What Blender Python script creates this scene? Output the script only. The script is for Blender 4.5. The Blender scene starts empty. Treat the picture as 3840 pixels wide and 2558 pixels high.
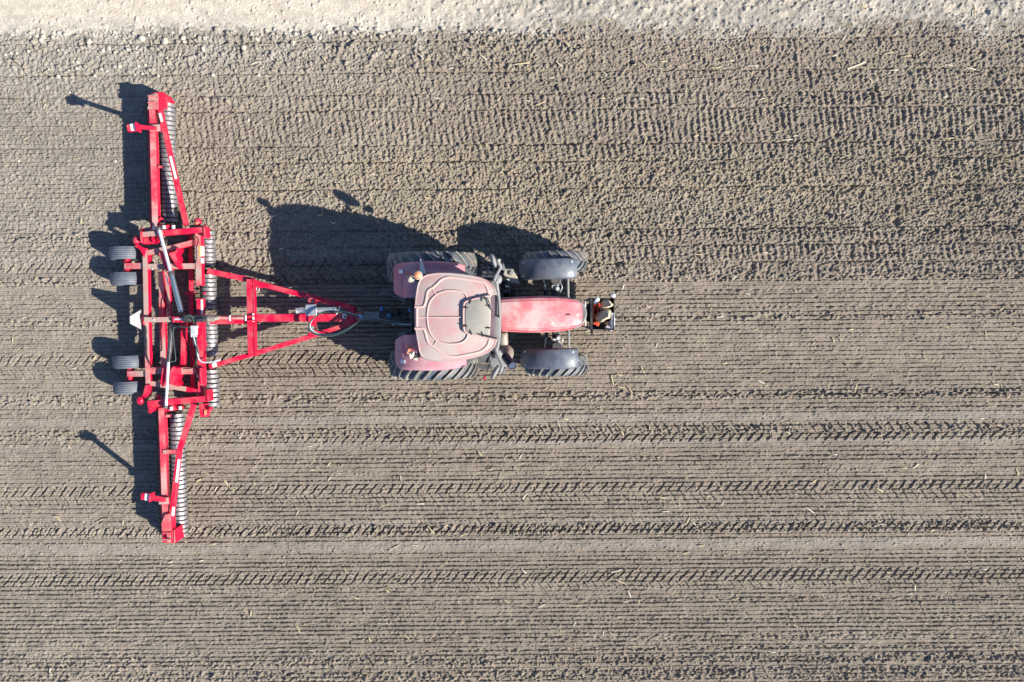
import bpy, bmesh, math, random
import numpy as np
from mathutils import Vector, Matrix
random.seed(7)
rng = np.random.default_rng(11)
scn = bpy.context.scene
COL = scn.collection
R = math.radians

# ------------------------------------------------------------------ camera
W, Hh = 3840, 2558
F = W * 28.0 / 36.0
CAMH = 19.3
TILT = -math.atan((1279 - 1150) / F)
RX = Matrix.Rotation(TILT, 3, 'X')
cam = bpy.data.cameras.new('camera'); cam.lens = 28.0; cam.sensor_width = 36.0
cam.clip_start = 0.1; cam.clip_end = 3000
camo = bpy.data.objects.new('camera', cam); COL.objects.link(camo)
camo.location = (0, 0, CAMH); camo.rotation_euler = (TILT, 0, 0)
scn.camera = camo

def P(px, py, z=0.0):
    """survey helper: the world point at height z that the photo shows at pixel px,py"""
    v = RX @ Vector(((px - 1920) / F, -(py - 1279) / F, -1.0))
    t = (z - CAMH) / v.z
    return Vector((v.x * t, v.y * t, z))
ZN = dict(a1=(1420, 900, 2.5587), a2=(1420, 920, 4.9), a3=(1420, 1160, 4.359), a4=(1780, 920, 4.2036),
          a5=(1780, 1160, 4.2036), a6=(2160, 1060, 7.128), A=(240, 280, 2.6133), B=(380, 780, 4.126),
          C=(380, 1120, 3.266), E=(300, 1480, 2.614), D=(740, 960, 2.871), F=(1060, 1080, 4.708), G=(480, 320, 5.227))
def q(zone, x, y, z):
    ox, oy, s = ZN[zone]
    return P(ox + x / s, oy + y / s, z)

# ------------------------------------------------------------------ light
SV = Vector((1.27, -0.585, 1.0)).normalized()
sun = bpy.data.lights.new('sun', 'SUN'); sun.energy = 5.0; sun.angle = R(0.5); sun.color = (1.0, 0.94, 0.83)
suno = bpy.data.objects.new('sun', sun); COL.objects.link(suno)
suno.rotation_euler = SV.to_track_quat('Z', 'Y').to_euler(); suno.location = (20, -10, 30)
wd = bpy.data.worlds.new('World'); scn.world = wd; wd.use_nodes = True
nt = wd.node_tree
sky = nt.nodes.new('ShaderNodeTexSky'); sky.sky_type = 'NISHITA'; sky.sun_disc = False
sky.ozone_density = 6.0; sky.dust_density = 0.3; sky.sun_elevation = math.asin(SV.z); sky.sun_rotation = math.atan2(SV.x, SV.y)
bg = nt.nodes['Background']; nt.links.new(sky.outputs[0], bg.inputs[0]); bg.inputs[1].default_value = 0.09
scn.view_settings.view_transform = 'Standard'; scn.view_settings.look = 'None'
scn.view_settings.exposure = 0.86; scn.view_settings.gamma = 1.0; scn.view_settings.use_curve_mapping = False

# ------------------------------------------------------------------ materials
def mat(name, col, rough=0.5, metal=0.0, dust=None, dustcol=(0.36, 0.31, 0.26), dscale=3.0, dlo=0.35, dhi=0.65,
        topo=False, var=0.0, bump=0.0, bscale=60, spec=0.5, coat=0.0, drough=0.85, spots=0):
    m = bpy.data.materials.new(name); m.use_nodes = True
    t = m.node_tree; N = t.nodes; L = t.links; b = N['Principled BSDF']
    b.inputs['Roughness'].default_value = rough; b.inputs['Metallic'].default_value = metal
    b.inputs['Specular IOR Level'].default_value = spec
    if coat: b.inputs['Coat Weight'].default_value = coat; b.inputs['Coat Roughness'].default_value = 0.15
    tc = N.new('ShaderNodeTexCoord')
    rgb = N.new('ShaderNodeRGB'); rgb.outputs[0].default_value = (*col, 1); cur = rgb.outputs[0]
    if var:
        n = N.new('ShaderNodeTexNoise'); n.inputs['Scale'].default_value = 9; n.inputs['Detail'].default_value = 5
        L.new(tc.outputs['Object'], n.inputs['Vector'])
        mr = N.new('ShaderNodeMapRange'); mr.inputs[1].default_value = 0.3; mr.inputs[2].default_value = 0.7
        mr.inputs[3].default_value = 1 - var; mr.inputs[4].default_value = 1 + var
        L.new(n.outputs[0], mr.inputs[0])
        mx = N.new('ShaderNodeMix'); mx.data_type = 'RGBA'; mx.blend_type = 'MULTIPLY'; mx.inputs[0].default_value = 1
        L.new(cur, mx.inputs[6]); L.new(mr.outputs[0], mx.inputs[7]); cur = mx.outputs[2]
    if dust:
        n = N.new('ShaderNodeTexNoise'); n.inputs['Scale'].default_value = dscale; n.inputs['Detail'].default_value = 7
        n.inputs['Roughness'].default_value = 0.62
        L.new(tc.outputs['Object'], n.inputs['Vector'])
        mr = N.new('ShaderNodeMapRange'); mr.interpolation_type = 'SMOOTHSTEP'
        mr.inputs[1].default_value = dlo; mr.inputs[2].default_value = dhi
        mr.inputs[3].default_value = dust[0]; mr.inputs[4].default_value = dust[1]
        L.new(n.outputs[0], mr.inputs[0]); fac = mr.outputs[0]
        n2 = N.new('ShaderNodeTexNoise'); n2.inputs['Scale'].default_value = 45; n2.inputs['Detail'].default_value = 3
        L.new(tc.outputs['Object'], n2.inputs['Vector'])
        m2 = N.new('ShaderNodeMapRange'); m2.inputs[1].default_value = 0.3; m2.inputs[2].default_value = 0.7
        m2.inputs[3].default_value = 0.75; m2.inputs[4].default_value = 1.15
        L.new(n2.outputs[0], m2.inputs[0])
        ml = N.new('ShaderNodeMath'); ml.operation = 'MULTIPLY'; ml.use_clamp = True
        L.new(fac, ml.inputs[0]); L.new(m2.outputs[0], ml.inputs[1]); fac = ml.outputs[0]
        if topo:   # dust settles on faces that look up
            g = N.new('ShaderNodeNewGeometry'); s = N.new('ShaderNodeSeparateXYZ'); L.new(g.outputs['Normal'], s.inputs[0])
            m3 = N.new('ShaderNodeMapRange'); m3.inputs[1].default_value = 0.6; m3.inputs[2].default_value = 0.97
            L.new(s.outputs[2], m3.inputs[0])
            ml = N.new('ShaderNodeMath'); ml.operation = 'MULTIPLY'
            L.new(fac, ml.inputs[0]); L.new(m3.outputs[0], ml.inputs[1]); fac = ml.outputs[0]
        mx = N.new('ShaderNodeMix'); mx.data_type = 'RGBA'
        L.new(fac, mx.inputs[0]); L.new(cur, mx.inputs[6]); mx.inputs[7].default_value = (*dustcol, 1); cur = mx.outputs[2]
        rr = N.new('ShaderNodeMapRange'); rr.inputs[3].default_value = rough; rr.inputs[4].default_value = drough
        L.new(fac, rr.inputs[0]); L.new(rr.outputs[0], b.inputs['Roughness'])
        if metal:
            rm = N.new('ShaderNodeMapRange'); rm.inputs[3].default_value = metal; rm.inputs[4].default_value = 0
            L.new(fac, rm.inputs[0]); L.new(rm.outputs[0], b.inputs['Metallic'])
    L.new(cur, b.inputs['Base Color'])
    if spots:   # splashes of dried mud and scuffs
        n = N.new('ShaderNodeTexNoise'); n.inputs['Scale'].default_value = spots; n.inputs['Detail'].default_value = 6; n.inputs['Roughness'].default_value = 0.65
        L.new(tc.outputs['Object'], n.inputs['Vector'])
        mr = N.new('ShaderNodeMapRange'); mr.inputs[1].default_value = 0.60; mr.inputs[2].default_value = 0.70; mr.inputs[4].default_value = 0.7
        L.new(n.outputs[0], mr.inputs[0])
        mx = N.new('ShaderNodeMix'); mx.data_type = 'RGBA'; L.new(mr.outputs[0], mx.inputs[0]); L.new(cur, mx.inputs[6]); mx.inputs[7].default_value = (0.60, 0.52, 0.46, 1)
        L.new(mx.outputs[2], b.inputs['Base Color'])
    if bump:
        n = N.new('ShaderNodeTexNoise'); n.inputs['Scale'].default_value = bscale; n.inputs['Detail'].default_value = 4
        L.new(tc.outputs['Object'], n.inputs['Vector'])
        bp = N.new('ShaderNodeBump'); bp.inputs['Strength'].default_value = bump; bp.inputs['Distance'].default_value = 0.01
        L.new(n.outputs[0], bp.inputs['Height']); L.new(bp.outputs[0], b.inputs['Normal'])
    return m

RED = (0.58, 0.006, 0.045)
M = {}
M['red'] = mat('red_paint', RED, 0.38, dust=(0.0, 0.30), dlo=0.4, dhi=0.7, topo=True, spec=0.4)
M['red_dusty'] = mat('red_paint_dusty', RED, 0.42, dust=(0.25, 0.95), dustcol=(0.40, 0.33, 0.28), dscale=2.2, dlo=0.36, dhi=0.6, topo=True, spec=0.4)
M['red_thick'] = mat('red_paint_under_thick_dust', RED, 0.45, dust=(0.75, 1.0), dustcol=(0.37, 0.31, 0.26), dscale=2.5, topo=True, spec=0.4)
M['wing_red'] = mat('wing_paint', RED, 0.36, dust=(0.12, 0.85), dustcol=(0.50, 0.37, 0.33), dscale=1.7, dlo=0.4, dhi=0.62, topo=True, spec=0.45)
M['hood'] = mat('bonnet_paint', (0.54, 0.015, 0.05), 0.25, dust=(0.38, 0.95), dustcol=(0.56, 0.42, 0.39), dscale=2.4, dlo=0.34, dhi=0.66, topo=True, coat=0.5, drough=0.45, spots=5)
M['hoodside'] = mat('bonnet_side_paint', (0.50, 0.012, 0.03), 0.3, dust=(0.1, 0.5), dustcol=(0.45, 0.32, 0.28), coat=0.3)
M['roof'] = mat('roof_paint', (0.50, 0.25, 0.25), 0.5, dust=(0.3, 1.0), dustcol=(0.43, 0.365, 0.335), dscale=2.2, dlo=0.36, dhi=0.62, spec=0.3, bump=0.05, spots=2.6)
M['roofridge'] = mat('roof_ridge_paint', (0.60, 0.36, 0.33), 0.5, dust=(0.25, 0.9), dustcol=(0.52, 0.40, 0.35), dscale=4, spec=0.3)
M['fender'] = mat('fender_paint', (0.46, 0.07, 0.12), 0.4, dust=(0.35, 0.8), dustcol=(0.46, 0.31, 0.33), dscale=2, spec=0.4)
M['hatch'] = mat('hatch_grey', (0.27, 0.26, 0.235), 0.8, dust=(0.2, 0.95), dustcol=(0.37, 0.335, 0.28), dscale=3, bump=0.1)
M['grey'] = mat('grey_plastic', (0.17, 0.18, 0.19), 0.5, dust=(0.15, 0.65), dustcol=(0.33, 0.31, 0.285), dscale=4)
M['darkgrey'] = mat('dark_plastic', (0.035, 0.04, 0.048), 0.42, dust=(0.02, 0.3), dustcol=(0.28, 0.26, 0.24), dscale=3)
M['mudguard'] = mat('mudguard_plastic', (0.075, 0.092, 0.125), 0.36, dust=(0.05, 0.34), dustcol=(0.25, 0.25, 0.26), dscale=6, spec=0.55, bump=0.06, bscale=140)
M['black'] = mat('black_metal', (0.012, 0.013, 0.015), 0.4, dust=(0.0, 0.3), dustcol=(0.2, 0.18, 0.16))
M['hose'] = mat('black_hose', (0.012, 0.012, 0.014), 0.28, spec=0.7)
M['tyre'] = mat('tyre_rubber', (0.062, 0.08, 0.105), 0.5, dust=(0.05, 0.5), dustcol=(0.25, 0.235, 0.215), dscale=5, dlo=0.35, dhi=0.7, spec=0.5)
M['lug'] = mat('tyre_lug_rubber', (0.06, 0.065, 0.07), 0.55, dust=(0.35, 0.95), dustcol=(0.30, 0.27, 0.235), dscale=7)
M['iron_tyre'] = mat('implement_tyre', (0.088, 0.11, 0.145), 0.5, dust=(0.05, 0.5), dustcol=(0.2, 0.2, 0.2), dscale=5, spec=0.5)
M['rim'] = mat('wheel_rim', (0.6, 0.58, 0.54), 0.5, dust=(0.1, 0.6))
M['shade_iron'] = mat('shade_dark_iron', (0.05, 0.04, 0.035), 0.8, dust=(0.2, 0.9), dustcol=(0.10, 0.075, 0.06), dscale=12)  # shade under the frame painted into the rear gangs' colour
M['steel'] = mat('worn_steel', (0.31, 0.31, 0.34), 0.52, metal=0.85, dust=(0.05, 0.85), dustcol=(0.20, 0.155, 0.125), dscale=7, dlo=0.42, dhi=0.68, drough=0.7)
M['chrome'] = mat('chromed_rod', (0.88, 0.9, 0.93), 0.33, metal=0.6)
M['zinc'] = mat('zinc_tube', (0.62, 0.65, 0.68), 0.32, metal=0.85, dust=(0, 0.35), dscale=8)
M['blackbarrel'] = mat('black_cylinder_paint', (0.02, 0.024, 0.032), 0.28, spec=0.7, dust=(0, 0.25))
M['barrel'] = mat('steel_barrel', (0.30, 0.36, 0.40), 0.25, metal=0.8)
M['white'] = mat('white_decal', (0.78, 0.78, 0.76), 0.5)
M['yellow'] = mat('yellow_decal', (0.85, 0.50, 0.02), 0.5)
M['orange'] = mat('orange_lens', (0.80, 0.20, 0.045), 0.35, dust=(0.1, 0.6), dustcol=(0.6, 0.4, 0.3), dscale=10)
M['lamp'] = mat('lamp_glass', (0.46, 0.44, 0.39), 0.3, dust=(0.1, 0.5))
M['glass'] = mat('cab_glass', (0.02, 0.025, 0.03), 0.08, spec=0.7)
M['alu'] = mat('bare_aluminium', (0.58, 0.60, 0.61), 0.5, metal=0.3, dust=(0.0, 0.2))
M['header'] = mat('roof_header_shade', (0.06, 0.028, 0.05), 0.5, dust=(0.05, 0.3), dustcol=(0.3, 0.2, 0.2))  # shadow in the roof notch painted in as dark purple
M['signback'] = mat('sign_back', (0.40, 0.43, 0.45), 0.55, dust=(0.0, 0.3))
M['blue'] = mat('blue_cap', (0.02, 0.22, 0.55), 0.4)
M['tank'] = mat('tank_top', (0.33, 0.32, 0.29), 0.6, dust=(0.3, 1.0), dustcol=(0.40, 0.34, 0.27), dscale=5)
M['navy'] = mat('dark_blue_box', (0.02, 0.035, 0.06), 0.4, dust=(0, 0.25))
M['exhaust'] = mat('exhaust_steel', (0.33, 0.30, 0.26), 0.5, metal=0.5, dust=(0.1, 0.8), dustcol=(0.36, 0.30, 0.23), dscale=6)
M['pipe'] = mat('blued_pipe', (0.03, 0.045, 0.085), 0.4, metal=0.3)
M['rock'] = mat('field_rock', (0.46, 0.39, 0.28), 0.9, var=0.35, bump=0.6, bscale=30)
M['stone'] = mat('pale_stone', (0.48, 0.43, 0.35), 0.9, var=0.25)
M['twine'] = mat('orange_twine', (0.72, 0.10, 0.035), 0.6, var=0.3)
M['bag'] = mat('white_plastic', (0.68, 0.70, 0.73), 0.35)
M['bagblue'] = mat('blue_plastic', (0.18, 0.2, 0.55), 0.35)
M['straw'] = mat('dry_straw', (0.50, 0.40, 0.24), 0.7, var=0.25)
M['straw2'] = mat('bleached_straw', (0.62, 0.55, 0.42), 0.7, var=0.2)

# ------------------------------------------------------------------ mesh builders
class MB:
    def __init__(s): s.bm = bmesh.new()
    def _ring(s, pts): return [s.bm.verts.new(p) for p in pts]
    def _skin(s, rings, closed=True, caps=True):
        n = len(rings[0])
        for a, b in zip(rings, rings[1:]):
            for i in range(n if closed else n - 1):
                j = (i + 1) % n
                s.bm.faces.new((a[i], a[j], b[j], b[i]))
        if caps and closed:
            s.bm.faces.new(list(reversed(rings[0]))); s.bm.faces.new(rings[-1])
    def hexa(s, lo, hi):   # lo, hi: four points each, same order
        s._skin([s._ring(lo), s._ring(hi)]); return s
    def box(s, c, size, rz=0.0):
        m = Matrix.Rotation(rz, 3, 'Z'); hx, hy, hz = size[0] / 2, size[1] / 2, size[2] / 2
        c = Vector(c)
        lo = [c + m @ Vector((x, y, -hz)) for x, y in ((-hx, -hy), (hx, -hy), (hx, hy), (-hx, hy))]
        hi = [p + Vector((0, 0, 2 * hz)) for p in lo]
        return s.hexa(lo, hi)
    def beam(s, p0, p1, w, h, drop=True):   # p0,p1 run along the top face's middle
        p0, p1 = Vector(p0), Vector(p1); d = (p1 - p0).normalized()
        side = d.cross(Vector((0, 0, 1)))
        side = Vector((0, 1, 0)) if side.length < 1e-4 else side.normalized()
        up = side.cross(d).normalized()
        r = []
        for p in (p0, p1):
            c = p - up * (h / 2) if drop else p
            r.append(s._ring([c + side * a * w / 2 + up * b * h / 2 for a, b in ((-1, -1), (1, -1), (1, 1), (-1, 1))]))
        s._skin(r); return s
    def tube(s, pts, rad, n=10, caps=True, flat=1.0):
        pts = [Vector(p) for p in pts]; rings = []; prev = None
        for i, p in enumerate(pts):
            d = (pts[min(i + 1, len(pts) - 1)] - pts[max(i - 1, 0)]).normalized()
            if prev is None:
                a = d.orthogonal().normalized() if abs(d.z) > 0.95 else d.cross(Vector((0, 0, 1))).normalized()
            else:
                a = (prev - d * prev.dot(d)).normalized()
            prev = a; b = d.cross(a)
            r = rad[i] if isinstance(rad, (list, tuple)) else rad
            rings.append(s._ring([p + (a * math.cos(t) + b * math.sin(t) * flat) * r for t in [2 * math.pi * k / n for k in range(n)]]))
        s._skin(rings, True, caps); return s
    def lathe(s, prof, c, axis='Y', n=48, rot=None, caps=False):   # prof: (along axis, radius)
        rings = []
        c = Vector(c)
        for t, r in prof:
            ring = []
            for k in range(n):
                a = 2 * math.pi * k / n
                v = {'Y': Vector((r * math.cos(a), t, r * math.sin(a))), 'Z': Vector((r * math.cos(a), r * math.sin(a), t)),
                     'X': Vector((t, r * math.cos(a), r * math.sin(a)))}[axis]
                if rot: v = rot @ v
                ring.append(c + v)
            rings.append(s._ring(ring))
        s._skin(rings, True, caps); return s
    def ball(s, c, r, sc=(1, 1, 1), n=14, rot=None):
        prof = [(-math.cos(math.pi * i / 8) , math.sin(math.pi * i / 8) + 1e-4) for i in range(9)]
        c = Vector(c); rings = []
        for t, rr in prof:
            ring = []
            for k in range(n):
                a = 2 * math.pi * k / n
                v = Vector((rr * math.cos(a) * sc[0], rr * math.sin(a) * sc[1], t * sc[2])) * r
                if rot: v = rot @ v
                ring.append(c + v)
            rings.append(s._ring(ring))
        s._skin(rings, True, True); return s
    def prism(s, outline, layers):
        """outline: plan points (x,y); layers: (inset, z) from the bottom up; closed by triangulated caps"""
        n = len(outline); o = [Vector((p[0], p[1])) for p in outline]
        area = sum(o[i].x * o[(i + 1) % n].y - o[(i + 1) % n].x * o[i].y for i in range(n))
        if area < 0: o.reverse()
        nrm = []
        for i in range(n):
            e1 = (o[i] - o[i - 1]).normalized(); e2 = (o[(i + 1) % n] - o[i]).normalized()
            a = Vector((-e1.y, e1.x)) + Vector((-e2.y, e2.x))
            a = a.normalized(); k = a.dot(Vector((-e1.y, e1.x)))
            nrm.append(a / max(k, 0.5))
        rings = []
        for ins, z in layers:
            f = z if callable(z) else (lambda x, y, zz=z: zz)
            rings.append(s._ring([Vector((*(o[i] + nrm[i] * ins), f(*(o[i] + nrm[i] * ins)))) for i in range(n)]))
        s._skin(rings, True, False)
        for rg, rev in ((rings[0], True), (rings[-1], False)):
            f = s.bm.faces.new(list(reversed(rg)) if rev else rg)
            bmesh.ops.triangulate(s.bm, faces=[f])
        return s
    def build(s, name, m, parent=None, bevel=0.0, smooth=30, label=None, origin=None):
        bmesh.ops.recalc_face_normals(s.bm, faces=s.bm.faces)
        off = Vector(origin) if origin is not None else (world_loc(parent) if parent else Vector())
        bmesh.ops.translate(s.bm, verts=s.bm.verts, vec=-off)
        me = bpy.data.meshes.new(name); s.bm.to_mesh(me); s.bm.free()
        if smooth:
            me.polygons.foreach_set('use_smooth', [True] * len(me.polygons)); me.set_sharp_from_angle(angle=R(smooth))
        for x in (m if isinstance(m, (list, tuple)) else [m]): me.materials.append(x)
        o = bpy.data.objects.new(name, me); COL.objects.link(o)
        if parent: o.parent = parent; o.location = off - world_loc(parent)
        else: o.location = off
        if bevel:
            b = o.modifiers.new('bevel', 'BEVEL'); b.width = bevel; b.segments = 2; b.limit_method = 'ANGLE'; b.angle_limit = R(40)
        if label: o['label'] = label
        return o
def world_loc(o):
    v = Vector()
    while o: v = v + Vector(o.location); o = o.parent
    return v
def tag(o, label, cat, group=None):
    o['label'] = label; o['category'] = cat
    if group: o['group'] = group
    return o
def empty(name, loc, label, cat):
    o = bpy.data.objects.new(name, None); o.empty_display_size = 0.3; COL.objects.link(o); o.location = loc
    return tag(o, label, cat)
def spline(pts, k=6):
    pts = [Vector(p) for p in pts]; out = []
    for i in range(len(pts) - 1):
        p0 = pts[max(i - 1, 0)]; p1 = pts[i]; p2 = pts[i + 1]; p3 = pts[min(i + 2, len(pts) - 1)]
        for j in range(k):
            t = j / k
            out.append(0.5 * ((2 * p1) + (p2 - p0) * t + (2 * p0 - 5 * p1 + 4 * p2 - p3) * t * t + (3 * p1 - p0 - 3 * p2 + p3) * t ** 3))
    out.append(pts[-1]); return out
def disc(mb, c, r, t=0.012, n=14): return mb.lathe([(0, r), (t * 0.7, r), (t, r * 0.75)], c, 'Z', n, caps=True)

# ================================================================== TERRAIN
TAN = math.tan(R(0.5))
def gv(py): return P(1920, py, 0).y
def gx(px): return P(px, 1279, 0).x
def axis(lo, hi, step, far):
    core = np.arange(lo, hi + step / 2, step)
    g = []; d = step; x = 0.0
    while x < far: d *= 1.09; x += d; g.append(x)
    g = np.array(g)
    return np.concatenate([lo - g[::-1], core, hi + g]).astype(np.float32)
XS = axis(-13.5, 13.5, 0.0155, 500); YS = axis(-10.2, 8.6, 0.011, 500)
X, Y = np.meshgrid(XS, YS)          # rows = y
nx, ny = len(XS), len(YS)
V = (Y - TAN * X).astype(np.float32)
def vn(sx, sy, seed, ox=0.0, X=None, Y=None):
    X = globals()['X'] if X is None else X; Y = globals()['V'] if Y is None else Y
    T = np.random.default_rng(seed).random((512, 512), dtype=np.float32)
    a = X / sx + 137.3 + ox; b = Y / sy + 71.7
    ia = np.floor(a).astype(np.int32); ib = np.floor(b).astype(np.int32)
    fa = (a - ia).astype(np.float32); fb = (b - ib).astype(np.float32)
    fa = fa * fa * (3 - 2 * fa); fb = fb * fb * (3 - 2 * fb)
    ia0 = ia % 512; ib0 = ib % 512; ia1 = (ia + 1) % 512; ib1 = (ib + 1) % 512
    r0 = T[ib0, ia0] * (1 - fa) + T[ib0, ia1] * fa
    r1 = T[ib1, ia0] * (1 - fa) + T[ib1, ia1] * fa
    return r0 * (1 - fb) + r1 * fb
def ss(a, b, x):
    t = np.clip((x - a) / (b - a), 0, 1); return t * t * (3 - 2 * t)
def band(c, hw, soft=0.05): return ss(hw + soft, hw, np.abs(V - c))

n_big = vn(2.5, 1.2, 1); n_mid = vn(0.5, 0.3, 2); n_sm = vn(0.085, 0.07, 3); n_f = vn(0.05, 0.045, 4); n_t = vn(0.028, 0.026, 5)
n_long = vn(1.2, 0.06, 6)
# road mask (pale dry track along the top of the picture)
vb = gv(112) + 0.0
edge = vb - 0.004 * X + (vn(0.9, 50, 8) - 0.5) * 0.22 + (n_sm - 0.5) * 0.28 + (n_f - 0.5) * 0.2 + (n_sm - 0.5) * 0.3 * ss(-4, 4, X) + (n_mid - 0.5) * 0.5 * ss(-4, 4, X)
edge += 0.1 * ss(0, 9, X)
road = (V > edge) & (V < vb + 6.0)
roadf = ss(-0.12 - 0.25 * ss(-4, 6, X), 0.12 + 0.25 * ss(-4, 6, X), V - edge) * (V < vb + 6.0)
xr = ss(-5.0, 2.0, X)               # the track gets rougher to the right
up = ss(gv(1064), gv(1030), V + (n_sm - 0.5) * 0.12 + (n_mid - 0.5) * 0.15) * (1 - roadf)     # unrolled upper field
behind = ss(gx(640), gx(600), X) * ss(gv(2075), gv(2015), V)   # ground the roller has just crossed
done = behind * ss(gv(360), gv(400), V)
comb = np.clip((1 - ss(gv(1052), gv(1036), V)) + behind * ss(gv(330), gv(420), V) * up * 0.8, 0, 1) * (1 - roadf)
rough = np.clip(up * (1 - 0.75 * behind * ss(gv(300), gv(420), V)), 0, 1)

h = (n_big - 0.5) * 0.03 + (n_mid - 0.5) * 0.02
h += (n_sm - 0.5) * (0.008 + 0.010 * rough * (0.5 + 0.4 * ss(-8, 10, X))) * (1 - roadf * 0.75 * (1 - xr))
h += (n_f - 0.5) * (0.009 + 0.015 * rough) * (1 - roadf * 0.7 * (1 - xr))
h += (n_t - 0.5) * (0.007 + 0.016 * rough)
h += roadf * 0.02 + roadf * xr * (vn(0.1, 0.1, 31) - 0.5) * 0.05
# combed furrow lines pressed by the rings
PITCH = 0.1066
wob = (vn(3.0, 40, 9) - 0.5) * 0.02 + (vn(0.25, 0.2, 10) - 0.5) * 0.010 + (vn(0.05, 0.05, 78) - 0.5) * 0.010
ph = (V + wob) / PITCH
li = np.floor(ph).astype(np.int32)
ls = np.random.default_rng(5).random(4096).astype(np.float32)[li % 4096]
dist = np.abs(ph - li - 0.5) * PITCH
along = vn(0.45, 0.1, 12)
n_x = vn(0.055, 0.05, 77)
gw = 0.012 + (n_f - 0.5) * 0.012 + (n_x - 0.5) * 0.016 + (n_t - 0.5) * 0.006
gs = np.clip(0.72 + 0.40 * ls + (along - 0.5) * 0.8, 0.2, 1.25)
smooth_strips = np.clip(band(gv(1571), 0.06) + band(gv(1664), 0.04) * 0.9 + band(gv(2044), 0.09) + band(gv(1960), 0.04) * 0.4 + band(gv(960), 0.10) * behind, 0, 1)
h += -comb * gs * 0.050 * ss(gw + 0.012, np.maximum(gw - 0.006, 0.001), dist) * (1 - 0.6 * smooth_strips) * (1 - 0.35 * behind)
h += comb * 0.006 * np.cos(ph * 2 * np.pi) * -1
# fine secondary scratch lines
d2 = np.abs((ph * 3.0) % 1 - 0.5)
h += -comb * 0.006 * ss(0.12, 0.0, d2) * vn(0.8, 0.03, 14)
# rough ridged bands between passes
for py, hw, a in ((1487, 0.07, 0.06), (2395, 0.10, 0.03), (2440, 0.05, 0.05), (2480, 0.05, 0.055), (2520, 0.07, 0.05), (2548, 0.06, 0.05), (1045, 0.06, 0.05),
                  (880, 0.05, 0.06), (918, 0.04, 0.05), (845, 0.03, 0.05), (1195, 0.05, 0.035), (1160, 0.05, 0.03), (1100, 0.06, 0.03), (1540, 0.04, 0.03), (1720, 0.03, 0.03),
                  (2255, 0.03, 0.035), (2330, 0.04, 0.035), (300, 0.03, 0.05), (650, 0.04, 0.04), (720, 0.04, 0.05), (790, 0.04, 0.045), (962, 0.04, 0.05), (1005, 0.03, 0.04), (400, 0.03, 0.05), (538, 0.03, 0.06), (600, 0.05, 0.03)):
    bm_ = band(gv(py) + (vn(2.0, 60, int(py)) - 0.5) * 0.06, hw * 0.5, hw)
    h += bm_ * a * (vn(0.07, 0.04, int(py) + 1) - 0.55) * (0.55 + 0.6 * ss(-9, 9, X)) * 1.5
# cross ridges in the unrolled upper field: rows of short ridges across the lanes
ph2 = (X + 0.16 * V + (vn(0.6, 0.4, 15) - 0.5) * 0.07 + (n_f - 0.5) * 0.03) / 0.155
for (p0, p1, a, o) in ((150, 262, 0.35, .1), (268, 345, 0.5, .5), (350, 405, 0.9, .3), (410, 535, 1.0, .7), (541, 598, 0.85, .2), (604, 700, 0.5, .6), (706, 840, 0.35, .4), (862, 905, 0.8, .15), (925, 985, 0.9, .65), (990, 1036, 0.5, .35)):
    lane = ss(gv(p1) - 0.03, gv(p1) + 0.04, V) * ss(gv(p0) + 0.03, gv(p0) - 0.04, V)
    rdg = np.sin((ph2 + o) * 2 * np.pi); rdg = np.sign(rdg) * np.abs(rdg) ** 0.8
    h += rough * lane * a * 0.016 * rdg * np.clip(vn(0.4, 0.25, 16) * 1.5 + 0.05, 0.2, 1.2) * (0.75 + 0.5 * ss(-8, 10, X))
    h += -rough * ss(0.035, 0.008, np.abs(V - gv(p0) + (n_sm - 0.5) * 0.06)) * 0.045 * np.clip(vn(0.5, 0.3, 17) * 1.6, 0.3, 1.2)
# lug prints
def tread(p0, p1, slant, amp, period=0.236, x0=-99, x1=99, seed=0, soft=0.5):
    a, b = gv(p1), gv(p0)
    xm = ss(x0 - 0.3, x0 + 0.3, X) * ss(x1 + 0.3, x1 - 0.3, X)
    w = (V - a)
    nz = (vn(0.3, 0.15, 40 + seed) - 0.5) * 0.06 + (n_f - 0.5) * 0.035
    p_ = (X - slant * w * 0.8 + nz) / period + seed * 0.37
    fr = p_ - np.floor(p_)
    g = -ss(0.15, 0.04, np.abs(fr - 0.5)) + 0.55 * ss(0.2, 0.05, np.abs(fr - 0.74)) * soft
    win = ss(a - 0.03, a + 0.02, V) * ss(b + 0.03, b - 0.02, V)
    return g * amp * win * xm * np.clip(vn(0.5, 0.2, 60 + seed) * 1.2 + 0.3, 0.4, 1.2)
hx_ = gx(1600)
h += tread(972, 1008, 1, 0.045, x1=hx_, seed=1) * (1 - 0.35 * behind)
h += tread(1022, 1058, -1, 0.04, x1=hx_, seed=1) * (1 - 0.5 * behind)
h += tread(1316, 1356, 1, 0.05, x1=hx_, seed=2) * (1 - 0.45 * behind)
h += tread(1360, 1400, -1, 0.045, x1=hx_, seed=2) * (1 - 0.6 * behind)
rightf = ss(gx(900), gx(2100), X)
h += tread(1594, 1629, -1, 0.03, seed=3) * (0.2 + rightf)
h += tread(1631, 1659, 1, 0.042, seed=3) * (0.35 + 0.8 * rightf)
h += tread(1814, 1848, 1, 0.042, seed=4); h += tread(1850, 1882, -1, 0.026, seed=4)
h += tread(1944, 1966, -1, 0.018, seed=5); h += tread(1968, 2000, 1, 0.055, period=0.2, seed=5)
h += tread(2144, 2183, 1, 0.045, period=0.225, seed=6); h += tread(2185, 2208, -1, 0.022, period=0.225, seed=6)
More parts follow.
